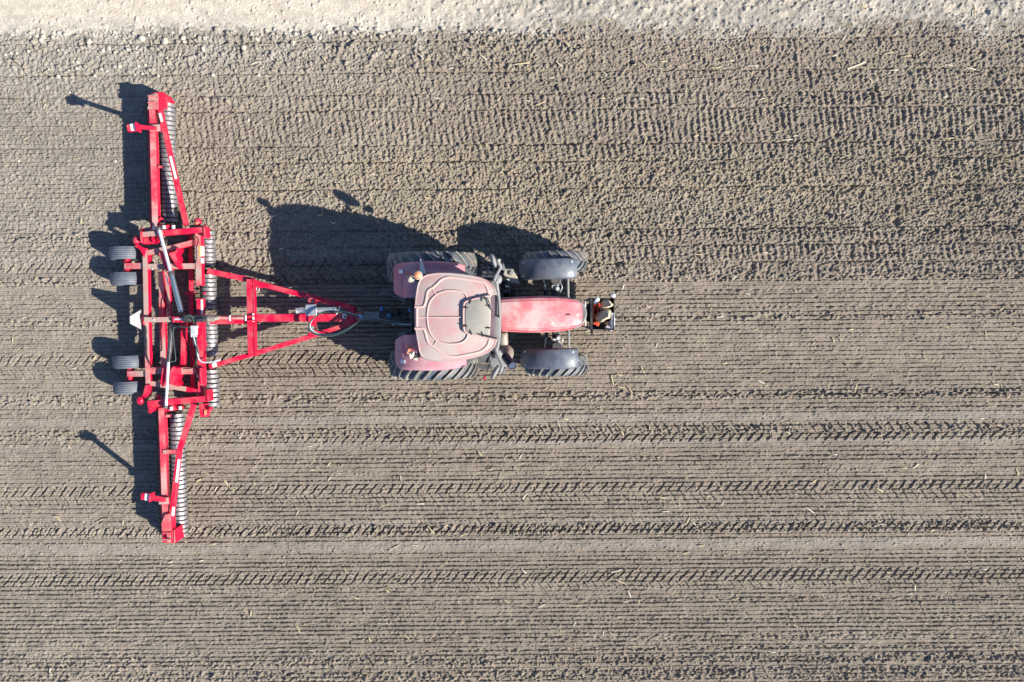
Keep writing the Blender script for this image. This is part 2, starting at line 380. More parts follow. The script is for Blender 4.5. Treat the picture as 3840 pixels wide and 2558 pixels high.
# clods and pits, stamped one by one
def stamp(cx, cy, r, hh, ecc=1.0):
    i0 = np.searchsorted(XS, cx - r); i1 = np.searchsorted(XS, cx + r) + 1
    j0 = np.searchsorted(YS, cy - r); j1 = np.searchsorted(YS, cy + r) + 1
    if i1 - i0 < 2 or j1 - j0 < 2: return
    d = 1 - (((XS[i0:i1][None, :] - cx) / r) ** 2 + ((YS[j0:j1][:, None] - cy) / (r * ecc)) ** 2)
    h[j0:j1, i0:i1] += hh * np.sqrt(np.clip(d, 0, 1)) if hh > 0 else hh * np.clip(d, 0, 1)
v1045, v110 = gv(1045), gv(118)
def sc(n, y0, y1, rmin, rmax, pw, k=1.0, x0=-13.4, x1=13.4, right=0.0):
    cx = rng.uniform(x0, x1, n); cy = rng.uniform(y0, y1, n); u = rng.random(n)
    keep = rng.random(n) < (1 - right + right * np.clip((cx + 10) / 20, 0, 1))
    rr = rmin + (rmax - rmin) * u ** pw
    for a, b, r in zip(cx[keep], cy[keep], rr[keep]): stamp(a, b + TAN * a, r, r * k * 0.95, rng.uniform(0.75, 1.2))
sc(75000, v1045, v110, 0.014, 0.029, 1.5, 0.75, x0=gx(600), right=0.25)
sc(5000, v1045, v110, 0.02, 0.055, 4.0, x0=gx(600), right=0.5)
sc(26000, gv(860), gv(560), 0.014, 0.027, 1.5, 0.7, x0=gx(600))
sc(1500, gv(860), gv(580), 0.025, 0.05, 2.5, 0.9, x0=gx(900))
sc(9000, gv(1000), v110, 0.016, 0.036, 3.0, 0.7, x1=gx(600))
sc(26000, -10, v1045, 0.015, 0.032, 3.0, 0.8)
for py, n in ((1487, 700), (2480, 800), (2530, 900), (1195, 500), (1620, 900), (1985, 800), (1045, 900), (880, 900)):
    sc(n, gv(py) - 0.12, gv(py) + 0.12, 0.022, 0.045, 2.0)
sc(5000, v110, v110 + 2.0, 0.02, 0.05, 2.5, 0.7, right=0.85)
sc(700, v110 - 0.9, v110 + 0.12, 0.03, 0.06, 2.0, x1=2)
n = 420; cx = rng.uniform(gx(1200), 13.4, n); cy = rng.uniform(v1045, v110 + 0.2, n); kk = rng.random(n) < np.clip((cx + 8) / 20, 0.1, 1)
for a, b in zip(cx[kk], cy[kk]): stamp(a, b, rng.uniform(0.03, 0.075), -rng.uniform(0.03, 0.07), rng.uniform(0.6, 1.1))
for a, b, r in ((3360, 830, .13), (2310, 990, .1), (1790, 340, .09), (3660, 740, .12), (3200, 700, .1), (2820, 1000, .1), (3480, 650, .1), (2760, 740, .08), (1050, 310, .08)):
    p = P(a, b); stamp(p.x, p.y, r, -r * 0.7)
n = 200; cx = rng.uniform(-13, 13.4, n); cy = rng.uniform(-10, v1045, n)
for a, b in zip(cx, cy): stamp(a, b, rng.uniform(0.025, 0.05), -rng.uniform(0.02, 0.04))

# soil colours: dry or moist, plus down-sun brightness painted over the left side
def mixc(c, col, f):
    f = f[..., None].astype(np.float32); return c * (1 - f) + np.array(col, np.float32) * f
cc = np.empty((ny, nx, 3), np.float32); cc[:] = (0.228, 0.190, 0.152)
cc = mixc(cc, (0.246, 0.206, 0.156), ss(gv(900), gv(780), V) * ss(gv(520), gv(600), V) * 0.9)
cc = mixc(cc, (0.245, 0.222, 0.196), np.clip(behind * ss(gv(1400), gv(700), V), 0, 1) * 0.75)
cc = mixc(cc, (0.238, 0.205, 0.162), ss(0.5, 0.75, vn(1.4, 0.35, 21)) * 0.55)
cc = mixc(cc, (0.185, 0.150, 0.118), np.clip(band(gv(1015), 0.27, 0.1) + band(gv(1358), 0.27, 0.1), 0, 1) * ss(hx_ + .4, hx_, X) * (1 - behind * 0.6) * 0.8)
cc = mixc(cc, (0.27, 0.24, 0.21), smooth_strips * 0.5 * (1 - roadf))
cc = mixc(cc, (0.258, 0.226, 0.186), ss(-1, -10, X) * 0.5)  # brighter look away from the sun, painted in as paler soil
cc = mixc(cc, (0.29, 0.265, 0.225), ss(gv(420), gv(200), V) * ss(1.0, -7, X) * 0.6)
cc = mixc(cc, (0.33, 0.30, 0.265), ss(0.55, 0.85, vn(0.35, 0.22, 22)) * band(gv(165), 0.25, 0.3) * ss(1.5, -4, X) * 0.6)
cc *= (0.86 + 0.28 * vn(0.16, 0.12, 23))[..., None] * (0.93 + 0.14 * n_big)[..., None]
rc = np.empty_like(cc); rc[:] = (0.53, 0.462, 0.372)
rc = mixc(rc, (0.29, 0.265, 0.225), xr * 0.9 * np.clip(vn(0.25, 0.2, 25) + 0.3, 0, 1))
rc = mixc(rc, (0.40, 0.39, 0.36), ss(0.45, 0.0, V - edge) * 0.4)
rc *= (0.86 + 0.28 * vn(0.14, 0.12, 26))[..., None]
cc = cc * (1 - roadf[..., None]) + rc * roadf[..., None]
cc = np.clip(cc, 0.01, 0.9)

def soil_mat(name, speck):
    m = bpy.data.materials.new(name); m.use_nodes = True; t = m.node_tree; N = t.nodes; L = t.links; b = N['Principled BSDF']
    b.inputs['Roughness'].default_value = 0.95; b.inputs['Specular IOR Level'].default_value = 0.15
    at = N.new('ShaderNodeAttribute'); at.attribute_name = 'soil'
    tc = N.new('ShaderNodeTexCoord')
    n = N.new('ShaderNodeTexNoise'); n.inputs['Scale'].default_value = 26; n.inputs['Detail'].default_value = 6; n.inputs['Roughness'].default_value = 0.7
    L.new(tc.outputs['Object'], n.inputs['Vector'])
    mr = N.new('ShaderNodeMapRange'); mr.inputs[1].default_value = 0.3; mr.inputs[2].default_value = 0.7; mr.inputs[3].default_value = 0.72; mr.inputs[4].default_value = 1.28
    L.new(n.outputs[0], mr.inputs[0])
    mx = N.new('ShaderNodeMix'); mx.data_type = 'RGBA'; mx.blend_type = 'MULTIPLY'; mx.inputs[0].default_value = 1
    L.new(at.outputs['Color'], mx.inputs[6]); L.new(mr.outputs[0], mx.inputs[7])
    v = N.new('ShaderNodeTexVoronoi'); v.inputs['Scale'].default_value = 11; L.new(tc.outputs['Object'], v.inputs['Vector'])
    n2 = N.new('ShaderNodeTexNoise'); n2.inputs['Scale'].default_value = 1.3; n2.inputs['Detail'].default_value = 4; L.new(tc.outputs['Object'], n2.inputs['Vector'])
    a = N.new('ShaderNodeMapRange'); a.inputs[1].default_value = 0.35; a.inputs[2].default_value = 0.75; a.inputs[3].default_value = 0.02; a.inputs[4].default_value = speck
    L.new(n2.outputs[0], a.inputs[0])
    lt = N.new('ShaderNodeMath'); lt.operation = 'LESS_THAN'; L.new(v.outputs['Distance'], lt.inputs[0]); L.new(a.outputs[0], lt.inputs[1])
    ml = N.new('ShaderNodeMath'); ml.operation = 'MULTIPLY'; ml.inputs[1].default_value = 0.75; L.new(lt.outputs[0], ml.inputs[0])
    m2 = N.new('ShaderNodeMix'); m2.data_type = 'RGBA'; L.new(ml.outputs[0], m2.inputs[0]); L.new(mx.outputs[2], m2.inputs[6]); m2.inputs[7].default_value = (0.46, 0.39, 0.29, 1)
    L.new(m2.outputs[2], b.inputs['Base Color'])
    bn = N.new('ShaderNodeTexNoise'); bn.inputs['Scale'].default_value = 55; bn.inputs['Detail'].default_value = 5; L.new(tc.outputs['Object'], bn.inputs['Vector'])
    bp = N.new('ShaderNodeBump'); bp.inputs['Strength'].default_value = 0.7; bp.inputs['Distance'].default_value = 0.02
    L.new(bn.outputs[0], bp.inputs['Height']); L.new(bp.outputs[0], b.inputs['Normal'])
    return m
def sheet(name, fmask, m):
    idx = np.arange(nx * ny, dtype=np.int32).reshape(ny, nx)
    quads = np.stack([idx[:-1, :-1], idx[:-1, 1:], idx[1:, 1:], idx[1:, :-1]], -1)[fmask]
    used, inv = np.unique(quads.ravel(), return_inverse=True)
    co = np.stack([X.ravel()[used], Y.ravel()[used], h.ravel()[used]], -1).astype(np.float32)
    nf = len(quads)
    me = bpy.data.meshes.new(name); me.vertices.add(len(co)); me.vertices.foreach_set('co', co.ravel())
    me.loops.add(nf * 4); me.loops.foreach_set('vertex_index', inv.astype(np.int32))
    me.polygons.add(nf); me.polygons.foreach_set('loop_start', np.arange(0, nf * 4, 4, dtype=np.int32))
    me.update(calc_edges=True)
    me.polygons.foreach_set('use_smooth', np.ones(nf, dtype=bool))
    ca = me.color_attributes.new('soil', 'FLOAT_COLOR', 'POINT')
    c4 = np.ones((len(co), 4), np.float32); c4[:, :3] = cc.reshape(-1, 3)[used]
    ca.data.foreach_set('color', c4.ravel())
    me.materials.append(m)
    o = bpy.data.objects.new(name, me); COL.objects.link(o); o['kind'] = 'structure'
    return o
fm = road[:-1, :-1]
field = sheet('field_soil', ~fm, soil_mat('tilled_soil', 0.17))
track = sheet('dirt_track', fm, soil_mat('pale_dry_soil', 0.10))
def gz(x, y):
    i = min(max(int(np.searchsorted(XS, x)), 0), nx - 1); j = min(max(int(np.searchsorted(YS, y)), 0), ny - 1)
    return float(h[j, i])
def gzm(x, y, r):
    i0, i1 = np.searchsorted(XS, [x - r, x + r]); j0, j1 = np.searchsorted(YS, [y - r, y + r])
    return float(h[j0:j1 + 1, i0:i1 + 1].max())
field['label'] = 'brown tilled field soil combed into fine rows'; track['label'] = 'pale dry dirt track along the field edge'
#PART2
# ================================================================== TRACTOR
TH = R(0.9)
tb = Vector((-1.81, -0.205, 0.0))          # ground under the rear axle's middle
HD = Vector((math.cos(TH), math.sin(TH), 0)); LT = Vector((-math.sin(TH), math.cos(TH), 0))
ROT = Matrix.Rotation(TH, 3, 'Z')
def T(x, y, z): return tb + HD * x + LT * y + Vector((0, 0, z))   # tractor frame: forward, left, up
tractor = empty('tractor', tb, 'big red row-crop tractor with a dusty pinkish cab roof pulling a red roller', 'tractor')

def wheel(c, rad, wid, rimr, nl, lugh, lugw, parent, m_rim='rim', out=1):
    c = Vector(c)
    rm = MB(); w2 = wid * 0.42
    rm.lathe([(-w2, rimr), (-w2, rimr * .92), (-w2 * .4, rimr * .86), (-w2 * .1 * out, rimr * .35), (w2 * .1, rimr * .35), (w2 * .4, rimr * .86), (w2, rimr * .92), (w2, rimr)], c, 'Y', 40, ROT)
    rm.lathe([(-.16, .001), (-.16, .15), (.16, .15), (.16, .001)], c, 'Y', 20, ROT)
    for k in range(8):
        a = k * math.pi / 4
        rm.lathe([(-.04 + .02 * out, .001), (-.04 + .02 * out, .022), (.04 + .02 * out, .022), (.04 + .02 * out, .001)], c + ROT @ Vector((rimr * .22 * math.cos(a), 0, rimr * .22 * math.sin(a))), 'Y', 6, ROT)
    rim = rm.build('wheel_rim', M[m_rim], parent)
    def rb(w):
        u = abs(w) / (wid / 2)
        return rad - lugh - 0.075 * rad * u ** 2.6
    mb = MB(); h2 = wid / 2
    prof = [(-h2 * .84, rimr * .97), (-h2 * 1.0, rimr + (rad - rimr) * .3), (-h2 * 1.02, rimr + (rad - rimr) * .55), (-h2 * .985, rb(h2) - .03)]
    prof += [(w, rb(w)) for w in np.linspace(-h2 * .94, h2 * .94, 11)]
    prof += [(-a, b) for a, b in reversed(prof[:4])]
    mb.lathe(prof, c, 'Y', 72, ROT)
    tyre = mb.build('tyre', M['tyre'], rim, smooth=50)
    lb = MB()
    st = 2 * math.pi / nl
    for s in (1, -1):
        for k in range(nl):
            t0 = k * st + (st / 2 if s < 0 else 0)
            rings = []
            for i, f in enumerate((-0.02, .25, .5, .75, 1.0)):
                w = s * f * h2 * 1.0
                lag = f * h2 * 0.95 / rad            # chevron points forward at the top
                hw = (lugw * (0.62 + .38 * f)) / 2 / rad
                b0 = rb(w) - .015; b1 = rad - .03 * f ** 3 - (0.055 * f ** 3 * rad * .6)
                ring = []
                for aa, rr in ((-hw * 1.25, b0), (hw * 1.25, b0), (hw, b1), (-hw, b1)):
                    a = math.pi / 2 - (t0 - lag + aa)      # forward is falling angle at the top
                    ring.append(c + ROT @ Vector((rr * math.cos(a), w, rr * math.sin(a))))
                rings.append(lb._ring(ring))
            lb._skin(rings)
    lb.build('tread_lugs', M['lug'], rim, smooth=0, bevel=0.006)
    return rim
RR, FR = 1.03, 0.75
for s in (1, -1):
    wheel(T(0, s * 1.095, RR - .02), RR, 0.62, 0.56, 26, .06, .06, tractor, out=s)
    wheel(T(2.83, s * 1.19, FR - .02), FR, 0.45, 0.40, 22, .05, .045, tractor, out=s)

# front mudguards
for s in (1, -1):
    mb = MB(); rings = []
    c = T(2.83, s * 1.005, FR)
    for i in range(19):
        a = R(58 + i * (172 - 58) / 18); r = 0.845 + (0.02 if 0 < i < 18 else 0)
        ring = []
        k = 1.0 if i > 1 else .96
        for w, d in ((-.235, -.075), (-.222, -.02), (-.19, 0.0), (0, .008), (.19, 0.0), (.222, -.02), (.235, -.075), (.222, -.085), (.205, -.03), (0, -.012), (-.205, -.03), (-.222, -.085)):
            ring.append(c + ROT @ Vector(((r + d) * math.cos(a), w * k, (r + d) * math.sin(a))))
        rings.append(mb._ring(ring))
    mb._skin(rings)
    g = mb.build('front_mudguard', M['mudguard'], tractor, smooth=50)
    for aa in (68, 148):
        for w in (-.15, .15):
            p = c + ROT @ Vector((.872 * math.cos(R(aa)), w, .872 * math.sin(R(aa))))
            m2 = MB(); m2.ball(p, .022, (1, 1, .6)); m2.build('bolt', M['white'], g)
    m2 = MB(); m2.tube([T(2.75, s * .72, .85), T(2.7, s * .78, 1.2), T(2.72, s * .95, 1.58)], .025); m2.build('mudguard_bracket', M['black'], tractor)

# front axle
mb = MB()
mb.hexa([T(2.74, -.95, .62), T(2.92, -.95, .62), T(2.92, .95, .62), T(2.74, .95, .62)], [T(2.75, -.95, .82), T(2.91, -.95, .82), T(2.91, .95, .82), T(2.75, .95, .82)])
mb.hexa([T(2.66, -.3, .5), T(3.0, -.3, .5), T(3.0, .3, .5), T(2.66, .3, .5)], [T(2.7, -.25, .95), T(2.96, -.25, .95), T(2.96, .25, .95), T(2.7, .25, .95)])
for s in (1, -1):
    mb.tube([T(2.83, s * .78, .5), T(2.83, s * .78, 1.0)], .13, 14)
    mb.lathe([(-.1, .001), (-.1, .2), (.1, .24), (.1, .001)], T(2.83, s * .95, .73), 'Y', 20, ROT)
mb.build('front_axle', M['darkgrey'], tractor, bevel=.015)
mb = MB(); mb.tube([T(3.12, -.9, .78), T(3.12, .9, .78)], .03); mb.build('tie_rod', M['grey'], tractor)
for s in (1, -1):
    mb = MB(); mb.tube([T(2.62, s * .22, .72), T(2.60, s * .55, .74)], .045); cy = mb.build('steering_cylinder', M['blackbarrel'], tractor)
    mb = MB(); mb.tube([T(2.60, s * .55, .74), T(2.56, s * .80, .74)], .022); mb.build('piston_rod', M['chrome'], cy)
    mb = MB()
    for k, (xx, yy) in enumerate(((2.78, .62), (2.88, .68), (2.8, .74), (2.87, .57))):
        mb.tube([T(xx, s * yy, .74), T(xx, s * yy, .92 + .02 * k)], .045, 8)
    mb.tube(spline([T(2.93, s * .5, .85), T(2.97, s * .6, .98), T(2.93, s * .72, .9)]), .015)
    mb.build('knuckle_joint', M['alu'], tractor)

# chassis and engine block
mb = MB()
mb.hexa([T(.1, -.28, .62), T(3.3, -.24, .62), T(3.3, .24, .62), T(.1, .28, .62)], [T(.1, -.30, 1.25), T(3.3, -.24, 1.15), T(3.3, .24, 1.15), T(.1, .30, 1.25)])
mb.lathe([(-1.0, .001), (-1.0, .13), (-.5, .16), (-.42, .28), (.42, .28), (.5, .16), (1.0, .13), (1.0, .001)], T(0, 0, RR - .02), 'Y', 24, ROT)
mb.hexa([T(-.55, -.35, .75), T(.6, -.35, .75), T(.6, .35, .75), T(-.55, .35, .75)], [T(-.45, -.35, 1.5), T(.6, -.35, 1.5), T(.6, .35, 1.5), T(-.45, .35, 1.5)])
mb.build('chassis', M['black'], tractor, bevel=.02)

# bonnet: loft of cross sections from the cab to the nose
mb = MB(); rings = []
HX = [(1.58, .345, 2.03), (1.75, .355, 2.04), (2.1, .374, 2.03), (2.5, .380, 1.99), (2.8, .368, 1.94), (3.05, .342, 1.89), (3.25, .305, 1.83), (3.34, .275, 1.785), (3.39, .245, 1.73)]
for x, hw, zt in HX:
    ring = []
    for w, z in ((1.03, -.62), (1.055, -.30), (1.06, -.22), (.995, -.205), (.99, -.10), (.94, -.035), (.80, -.008), (.785, .004), (.5, .014), (0, .02)):
        ring.append(T(x, w * hw, zt + z))
    ring += [T(x, -(ring_p.dot(LT) - tb.dot(LT)), ring_p.z) for ring_p in reversed(ring[:-1])]
    rings.append(mb._ring(ring))
mb._skin(rings, True, True)
hood = mb.build('bonnet', M['hood'], tractor, smooth=25)
for s in (1, -1):
    mb = MB(); mb.hexa([T(1.62, s * .372, 1.42), T(2.8, s * .40, 1.40), T(2.8, s * .392, 1.40), T(1.62, s * .364, 1.42)], [T(1.62, s * .372, 1.76), T(2.8, s * .398, 1.66), T(2.8, s * .390, 1.66), T(1.62, s * .364, 1.76)]); mb.build('side_grille', M['darkgrey'], hood)
mb = MB(); mb.box(q('a1', 1822, 717, 1.935), (.10, .02, .014), TH); mb.build('bonnet_latch', M['black'], hood)
# grey nose frame wrapping the front of the bonnet
mb = MB(); rings = []
for u in np.linspace(-1, 1, 17):
    a = u * R(78)
    x = 3.10 + .36 * math.cos(a)
    y = .345 * math.sin(a) / math.sin(R(78))
    z = 1.80
    d = Vector((math.cos(a), math.sin(a) * .6, 0)).normalized()
    ring = [T(x - d.x * .10, y - d.y * .10, z - .02), T(x - d.x * .03, y - d.y * .03, z), T(x, y, z - .05), T(x + .03, y, 1.2), T(x - d.x * .10, y - d.y * .1, 1.2)]
    rings.append(mb._ring(ring))
mb._skin(rings, True, True)
nose = mb.build('nose_grille', M['grey'], tractor, smooth=35)
for s in (1, -1):
    mb = MB(); mb.ball(T(3.43, s * .2, 1.62), .07, (.45, 1.3, .8)); mb.build('headlight', M['lamp'], nose)

# cab body
mb = MB()
mb.hexa([T(-.15, -.70, 1.15), T(1.38, -.50, 1.2), T(1.38, .50, 1.2), T(-.15, .70, 1.15)], [T(-.12, -.78, 2.96), T(1.34, -.66, 2.96), T(1.34, .66, 2.96), T(-.12, .78, 2.96)])
cabg = mb.build('cab_glass', M['glass'], tractor)
for s in (1, -1):
    for x0, y0, x1, y1 in ((-.17, .71, -.14, .79), (.55, .73, .55, .80), (1.40, .52, 1.36, .68)):
        mb = MB(); mb.tube([T(x0, s * y0, 1.1), T(x1, s * y1, 2.97)], .045, 8); mb.build('cab_pillar', M['black'], tractor)
# curved grey front frame of the cab with its wiper
fr = spline([q('a1', x, y, z) for x, y, z in ((1128, 395, 2.86), (1140, 470, 2.84), (1155, 600, 2.82), (1160, 740, 2.81), (1158, 870, 2.82), (1148, 980, 2.84), (1130, 1075, 2.86))], 5)
mb = MB(); rings = []
for i, p in enumerate(fr):
    f = i / (len(fr) - 1); wd_ = .10 + .08 * math.sin(math.pi * min(max((f - .08) / .84, 0), 1)) ** .5
    fwd = Vector((1, 0, 0))
    rings.append(mb._ring([p - fwd * wd_ + Vector((0, 0, -.05)), p + fwd * .035 + Vector((0, 0, -.07)), p + fwd * .035, p + fwd * .0 + Vector((0, 0, .015)), p - fwd * wd_ * .45 + Vector((0, 0, .0)), p - fwd * wd_ + Vector((0, 0, -.01))]))
mb._skin(rings); visor = mb.build('cab_front_frame', M['grey'], tractor, smooth=35)
mb = MB(); mb.tube([q('a1', 1142, 540, 2.86), q('a1', 1148, 640, 2.86), q('a1', 1152, 730, 2.86)], .014, 6)
mb.box(q('a1', 1150, 735, 2.86), (.05, .04, .03)); mb.build('wiper', M['black'], visor)

# cab roof
ZR = 3.10
OUT = [(340, 745), (340, 640), (347, 560), (358, 480), (372, 415), (392, 375), (425, 345), (470, 325), (560, 311), (680, 311), (800, 322), (900, 337), (980, 355), (1040, 382), (1085, 420), (1115, 465), (1135, 520),
       (1085, 532), (1066, 560), (1072, 735), (1066, 905), (1085, 935), (1140, 952), (1122, 1005), (1095, 1050), (1050, 1085), (990, 1112), (900, 1138), (800, 1158), (690, 1168), (580, 1172), (500, 1165), (445, 1148), (405, 1118), (385, 1080), (372, 1010), (358, 930), (345, 850)]
o2 = [q('a1', x, y, ZR) for x, y in OUT]
cx0 = sum(p.x for p in o2) / len(o2); cy0 = sum(p.y for p in o2) / len(o2)
def dome(z0): return lambda x, y: z0 - .035 * (((x - cx0) / .85) ** 2 + ((y - cy0) / .9) ** 2)
mb = MB(); mb.prism([(p.x, p.y) for p in o2], [(.03, ZR - .20), (0.0, ZR - .16), (0.0, ZR - .05), (.015, ZR - .02), (.04, dome(ZR + .012)), (.07, dome(ZR + .022))])
roof = mb.build('cab_roof', M['roof'], tractor, smooth=40)
def ridge(pts, r=.022, k=5, name='roof_ridge', m='roofridge', dz=.022):
    g = []
    for x, y in pts:
        p = q('a1', x, y, ZR); p.z = dome(ZR + dz)(p.x, p.y); g.append(p)
    mb = MB(); mb.tube(spline(g, k), r, 8, flat=.7); return mb.build(name, M[m], roof, smooth=60)
ridge([(345, 642), (415, 641), (440, 620), (455, 560), (466, 500), (490, 472), (525, 452), (560, 420), (595, 385), (640, 364), (690, 358), (800, 370), (960, 396), (1000, 408), (1030, 440), (1052, 500), (1058, 532)], .026)
ridge([(345, 850), (415, 850), (440, 872), (456, 930), (476, 985), (530, 1028), (585, 1072), (640, 1102), (715, 1120), (800, 1110), (950, 1078), (1000, 1055), (1045, 1010), (1066, 940)], .026)
ridge([(850, 568), (838, 530), (810, 505), (760, 490), (720, 486), (660, 487), (620, 495), (570, 515), (530, 545), (500, 580), (480, 625), (468, 690), (466, 745), (470, 800), (480, 850), (505, 910), (550, 960), (600, 985), (680, 998), (760, 992), (810, 975), (845, 940), (858, 900)], .017)
ridge([(352, 744), (500, 743), (650, 742), (790, 741)], .013, 2); ridge([(514, 468), (530, 495), (550, 520)], .013, 2); ridge([(525, 1022), (540, 995), (556, 968)], .013, 2)
ridge([(365, 655), (365, 745), (365, 832)], .026, 2)
# pale scuffs left by mud on the roof are flat patches of dried dirt
# roof hatch
HO = [(826, 620), (838, 600), (865, 588), (960, 562), (1048, 545), (1066, 552), (1072, 580), (1073, 735), (1066, 895), (1060, 925), (1045, 930), (960, 912), (875, 893), (840, 875), (828, 850), (824, 735)]
ho = [q('a1', x, y, ZR + .07) for x, y in HO]
mb = MB(); mb.prism([(p.x, p.y) for p in ho], [(.0, ZR), (-.005, ZR + .05), (.012, ZR + .07), (.03, ZR + .078)])
hatch = mb.build('roof_hatch', M['hatch'], roof, smooth=40)
g = [q('a1', x, y, ZR + .05) for x, y in ((1075, 535), (1040, 540), (960, 558), (860, 584), (832, 598), (818, 622), (814, 735), (818, 852), (834, 882), (870, 900), (960, 920), (1040, 938), (1078, 948))]
mb = MB(); mb.tube(spline(g, 3), .022, 8); mb.build('hatch_seal', M['roofridge'], hatch)
for i, (x, y, a) in enumerate(((992, 566, 75), (880, 592, 70), (834, 648, 0), (830, 826, 5), (884, 886, -70), (995, 905, -75), (1050, 628, 0), (1050, 844, 0))):
    p = q('a1', x, y, ZR + .085); d = Vector((math.cos(R(a)), math.sin(R(a)), 0))
    mb = MB(); mb.tube([p - d * .05, p + d * .05], .011, 6); mb.box(p + d * .015 + Vector((0, 0, .008)), (.022, .03, .02), R(a)); mb.build('clip', M['black'], hatch)
mb = MB(); mb.tube(spline([q('a1', x, y, ZR + z) for x, y, z in ((1010, 548, .06), (1040, 562, .12), (1060, 600, .12), (1070, 650, .1), (1095, 685, .02))], 5), .012, 6)
mb.build('cable', M['black'], roof)
mb = MB(); mb.tube([q('a1', 960, 905, ZR + .10), q('a1', 1060, 930, ZR + .1), q('a1', 1130, 945, ZR + .04)], [.012, .02, .016], 8); mb.build('gas_strut', M['black'], hatch)
# front header under the roof notch
mb = MB(); mb.hexa([q('a1', 1068, 530, 2.75), q('a1', 1118, 530, 2.75), q('a1', 1118, 945, 2.75), q('a1', 1068, 945, 2.75)], [q('a1', 1066, 530, 2.97), q('a1', 1110, 530, 2.95), q('a1', 1110, 945, 2.95), q('a1', 1066, 945, 2.97)])
mb.build('roof_header', M['header'], roof, bevel=.01)

# rear mudguards
for s in (1, -1):
    PR = [(-.795, 1.48, .68, .92), (-.80, 1.60, .63, .98), (-.795, 1.66, .57, 1.035), (-.775, 1.72, .535, 1.075), (-.74, 1.79, .50, 1.115), (-.68, 1.87, .46, 1.15), (-.56, 1.98, .41, 1.17), (-.40, 2.07, .40, 1.17), (-.2, 2.125, .40, 1.175), (0, 2.14, .40, 1.185), (.25, 2.13, .40, 1.18), (.45, 2.09, .42, 1.165), (.62, 2.03, .45, 1.145), (.74, 1.97, .47, 1.12), (.80, 1.92, .5, 1.10)]
    mb = MB(); rings = []
    for x, z, y0, y1 in PR:
        ring = []
        prof = [(y0, -.03), (y0, 0), (y1 - .10, .0), (y1 - .035, -.012), (y1, -.05), (y1 + .005, -.11), (y1 - .02, -.11), (y1 - .05, -.05), (y0 + .02, -.03)]
        for y, dz in prof: ring.append(T(x, s * y, z + dz))
        rings.append(mb._ring(ring))
    mb._skin(rings)
    fd = mb.build('rear_mudguard', M['fender'], tractor, smooth=45)
    # raised arch between mudguard and cab
    mb = MB(); rings = []
    for x, z, y1 in ((-.55, 1.98, .62), (-.50, 2.06, .80), (-.42, 2.13, .90), (-.3, 2.19, .97), (-.1, 2.23, 1.0), (.15, 2.235, 1.0), (.35, 2.2, .99), (.52, 2.13, .98), (.66, 2.05, .95)):
        rings.append(mb._ring([T(x, s * .40, z - .12), T(x, s * .40, z), T(x, s * (y1 - .08), z), T(x, s * (y1 - .02), z - .025), T(x, s * y1, z - .13)]))
    mb._skin(rings); mb.build('arch_panel', M['fender'], fd, smooth=45)
    mb = MB(); mb.hexa([T(-.775, s * .56, 1.66), T(-.56, s * .56, 1.93), T(-.56, s * .92, 1.93), T(-.775, s * .92, 1.66)], [T(-.765, s * .56, 1.762), T(-.58, s * .56, 1.972), T(-.58, s * .92, 1.972), T(-.765, s * .92, 1.762)])
    mb.build('light_recess', M['fender'], fd, bevel=.01)
    p = q('a2', 420, 485, 1.93) if s > 0 else q('a3', 402, 852, 1.93)
    mb = MB(); mb.hexa([p + Vector((-.05, -.04, -.03)), p + Vector((.05, -.04, .07)), p + Vector((.05, .04, .07)), p + Vector((-.05, .04, -.03))], [p + Vector((-.055, -.04, .015)), p + Vector((.045, -.04, .105)), p + Vector((.045, .04, .105)), p + Vector((-.055, .04, .015))])
    mb.build('number_sticker', M['bag'], fd)
    # dark inner panel towards the door
    mb = MB(); mb.hexa([T(.78, s * .45, 1.3), T(1.0, s * .5, 1.2), T(1.0, s * .95, 1.2), T(.78, s * 1.08, 1.3)], [T(.78, s * .45, 1.95), T(.98, s * .5, 1.7), T(.98, s * .95, 1.7), T(.78, s * 1.08, 1.93)])
    mb.build('mudguard_apron', M['darkgrey'], tractor, bevel=.03)
# rear lamps on stalks at the roof corners, beacon
p = q('a1', 374, 338, 3.27)
mb = MB(); mb.lathe([(-.12, .05), (-.10, .085), (-.07, .09), (-.06, .078)], p, 'Z', 20, caps=True); bc = mb.build('beacon_base', M['lamp'], tractor)
mb = MB(); mb.lathe([(-.06, .075), (0.0, .078), (.05, .068), (.075, .035), (.08, .002)], p, 'Z', 20); mb.build('beacon_lens', M['orange'], bc)
mb = MB(); mb.tube([p + Vector((0, 0, -.12)), q('a1', 400, 385, 2.98)], .025); mb.build('stalk', M['black'], bc)
def lampy(c, d, r, parent, name='work_lamp', m='lamp'):
    c = Vector(c); d = Vector(d).normalized(); rot = d.to_track_quat('X', 'Z').to_matrix()
    mb = MB(); mb.lathe([(-.09, .001), (-.09, r * .45), (-.03, r * .9), (.0, r), (.012, r), (.012, .001)], c, 'X', 16, rot); return mb.build(name, M[m], parent, smooth=40)
lampy(q('a1', 308, 372, 2.95), (-1, .5, -.2), .085, tractor); lampy(q('a1', 300, 1110, 2.9), (-1, -.3, .1), .075, tractor); lampy(q('a1', 345, 1145, 2.8), (-.4, -1, .1), .06, tractor); lampy(q('a1', 325, 1085, 2.92), (-1, .5, .5), .05, tractor)
mb = MB(); mb.tube([q('a1', 370, 360, 3.12), q('a1', 330, 372, 3.0)], .02); mb.build('lamp_stalk', M['black'], tractor)
mb = MB(); mb.tube([q('a1', 400, 1120, 3.0), q('a1', 345, 1125, 2.9), q('a1', 305, 1112, 2.9)], .018); mb.build('lamp_stalk', M['black'], tractor)
for x, y, a in ((285, 335, 1), (290, 1065, -1)):
    mb = MB(); mb.box(q('a1', x, y, 2.2), (.035, .14, .09), R(20 * a)); mb.build('indicator_lamp', M['orange'], tractor)
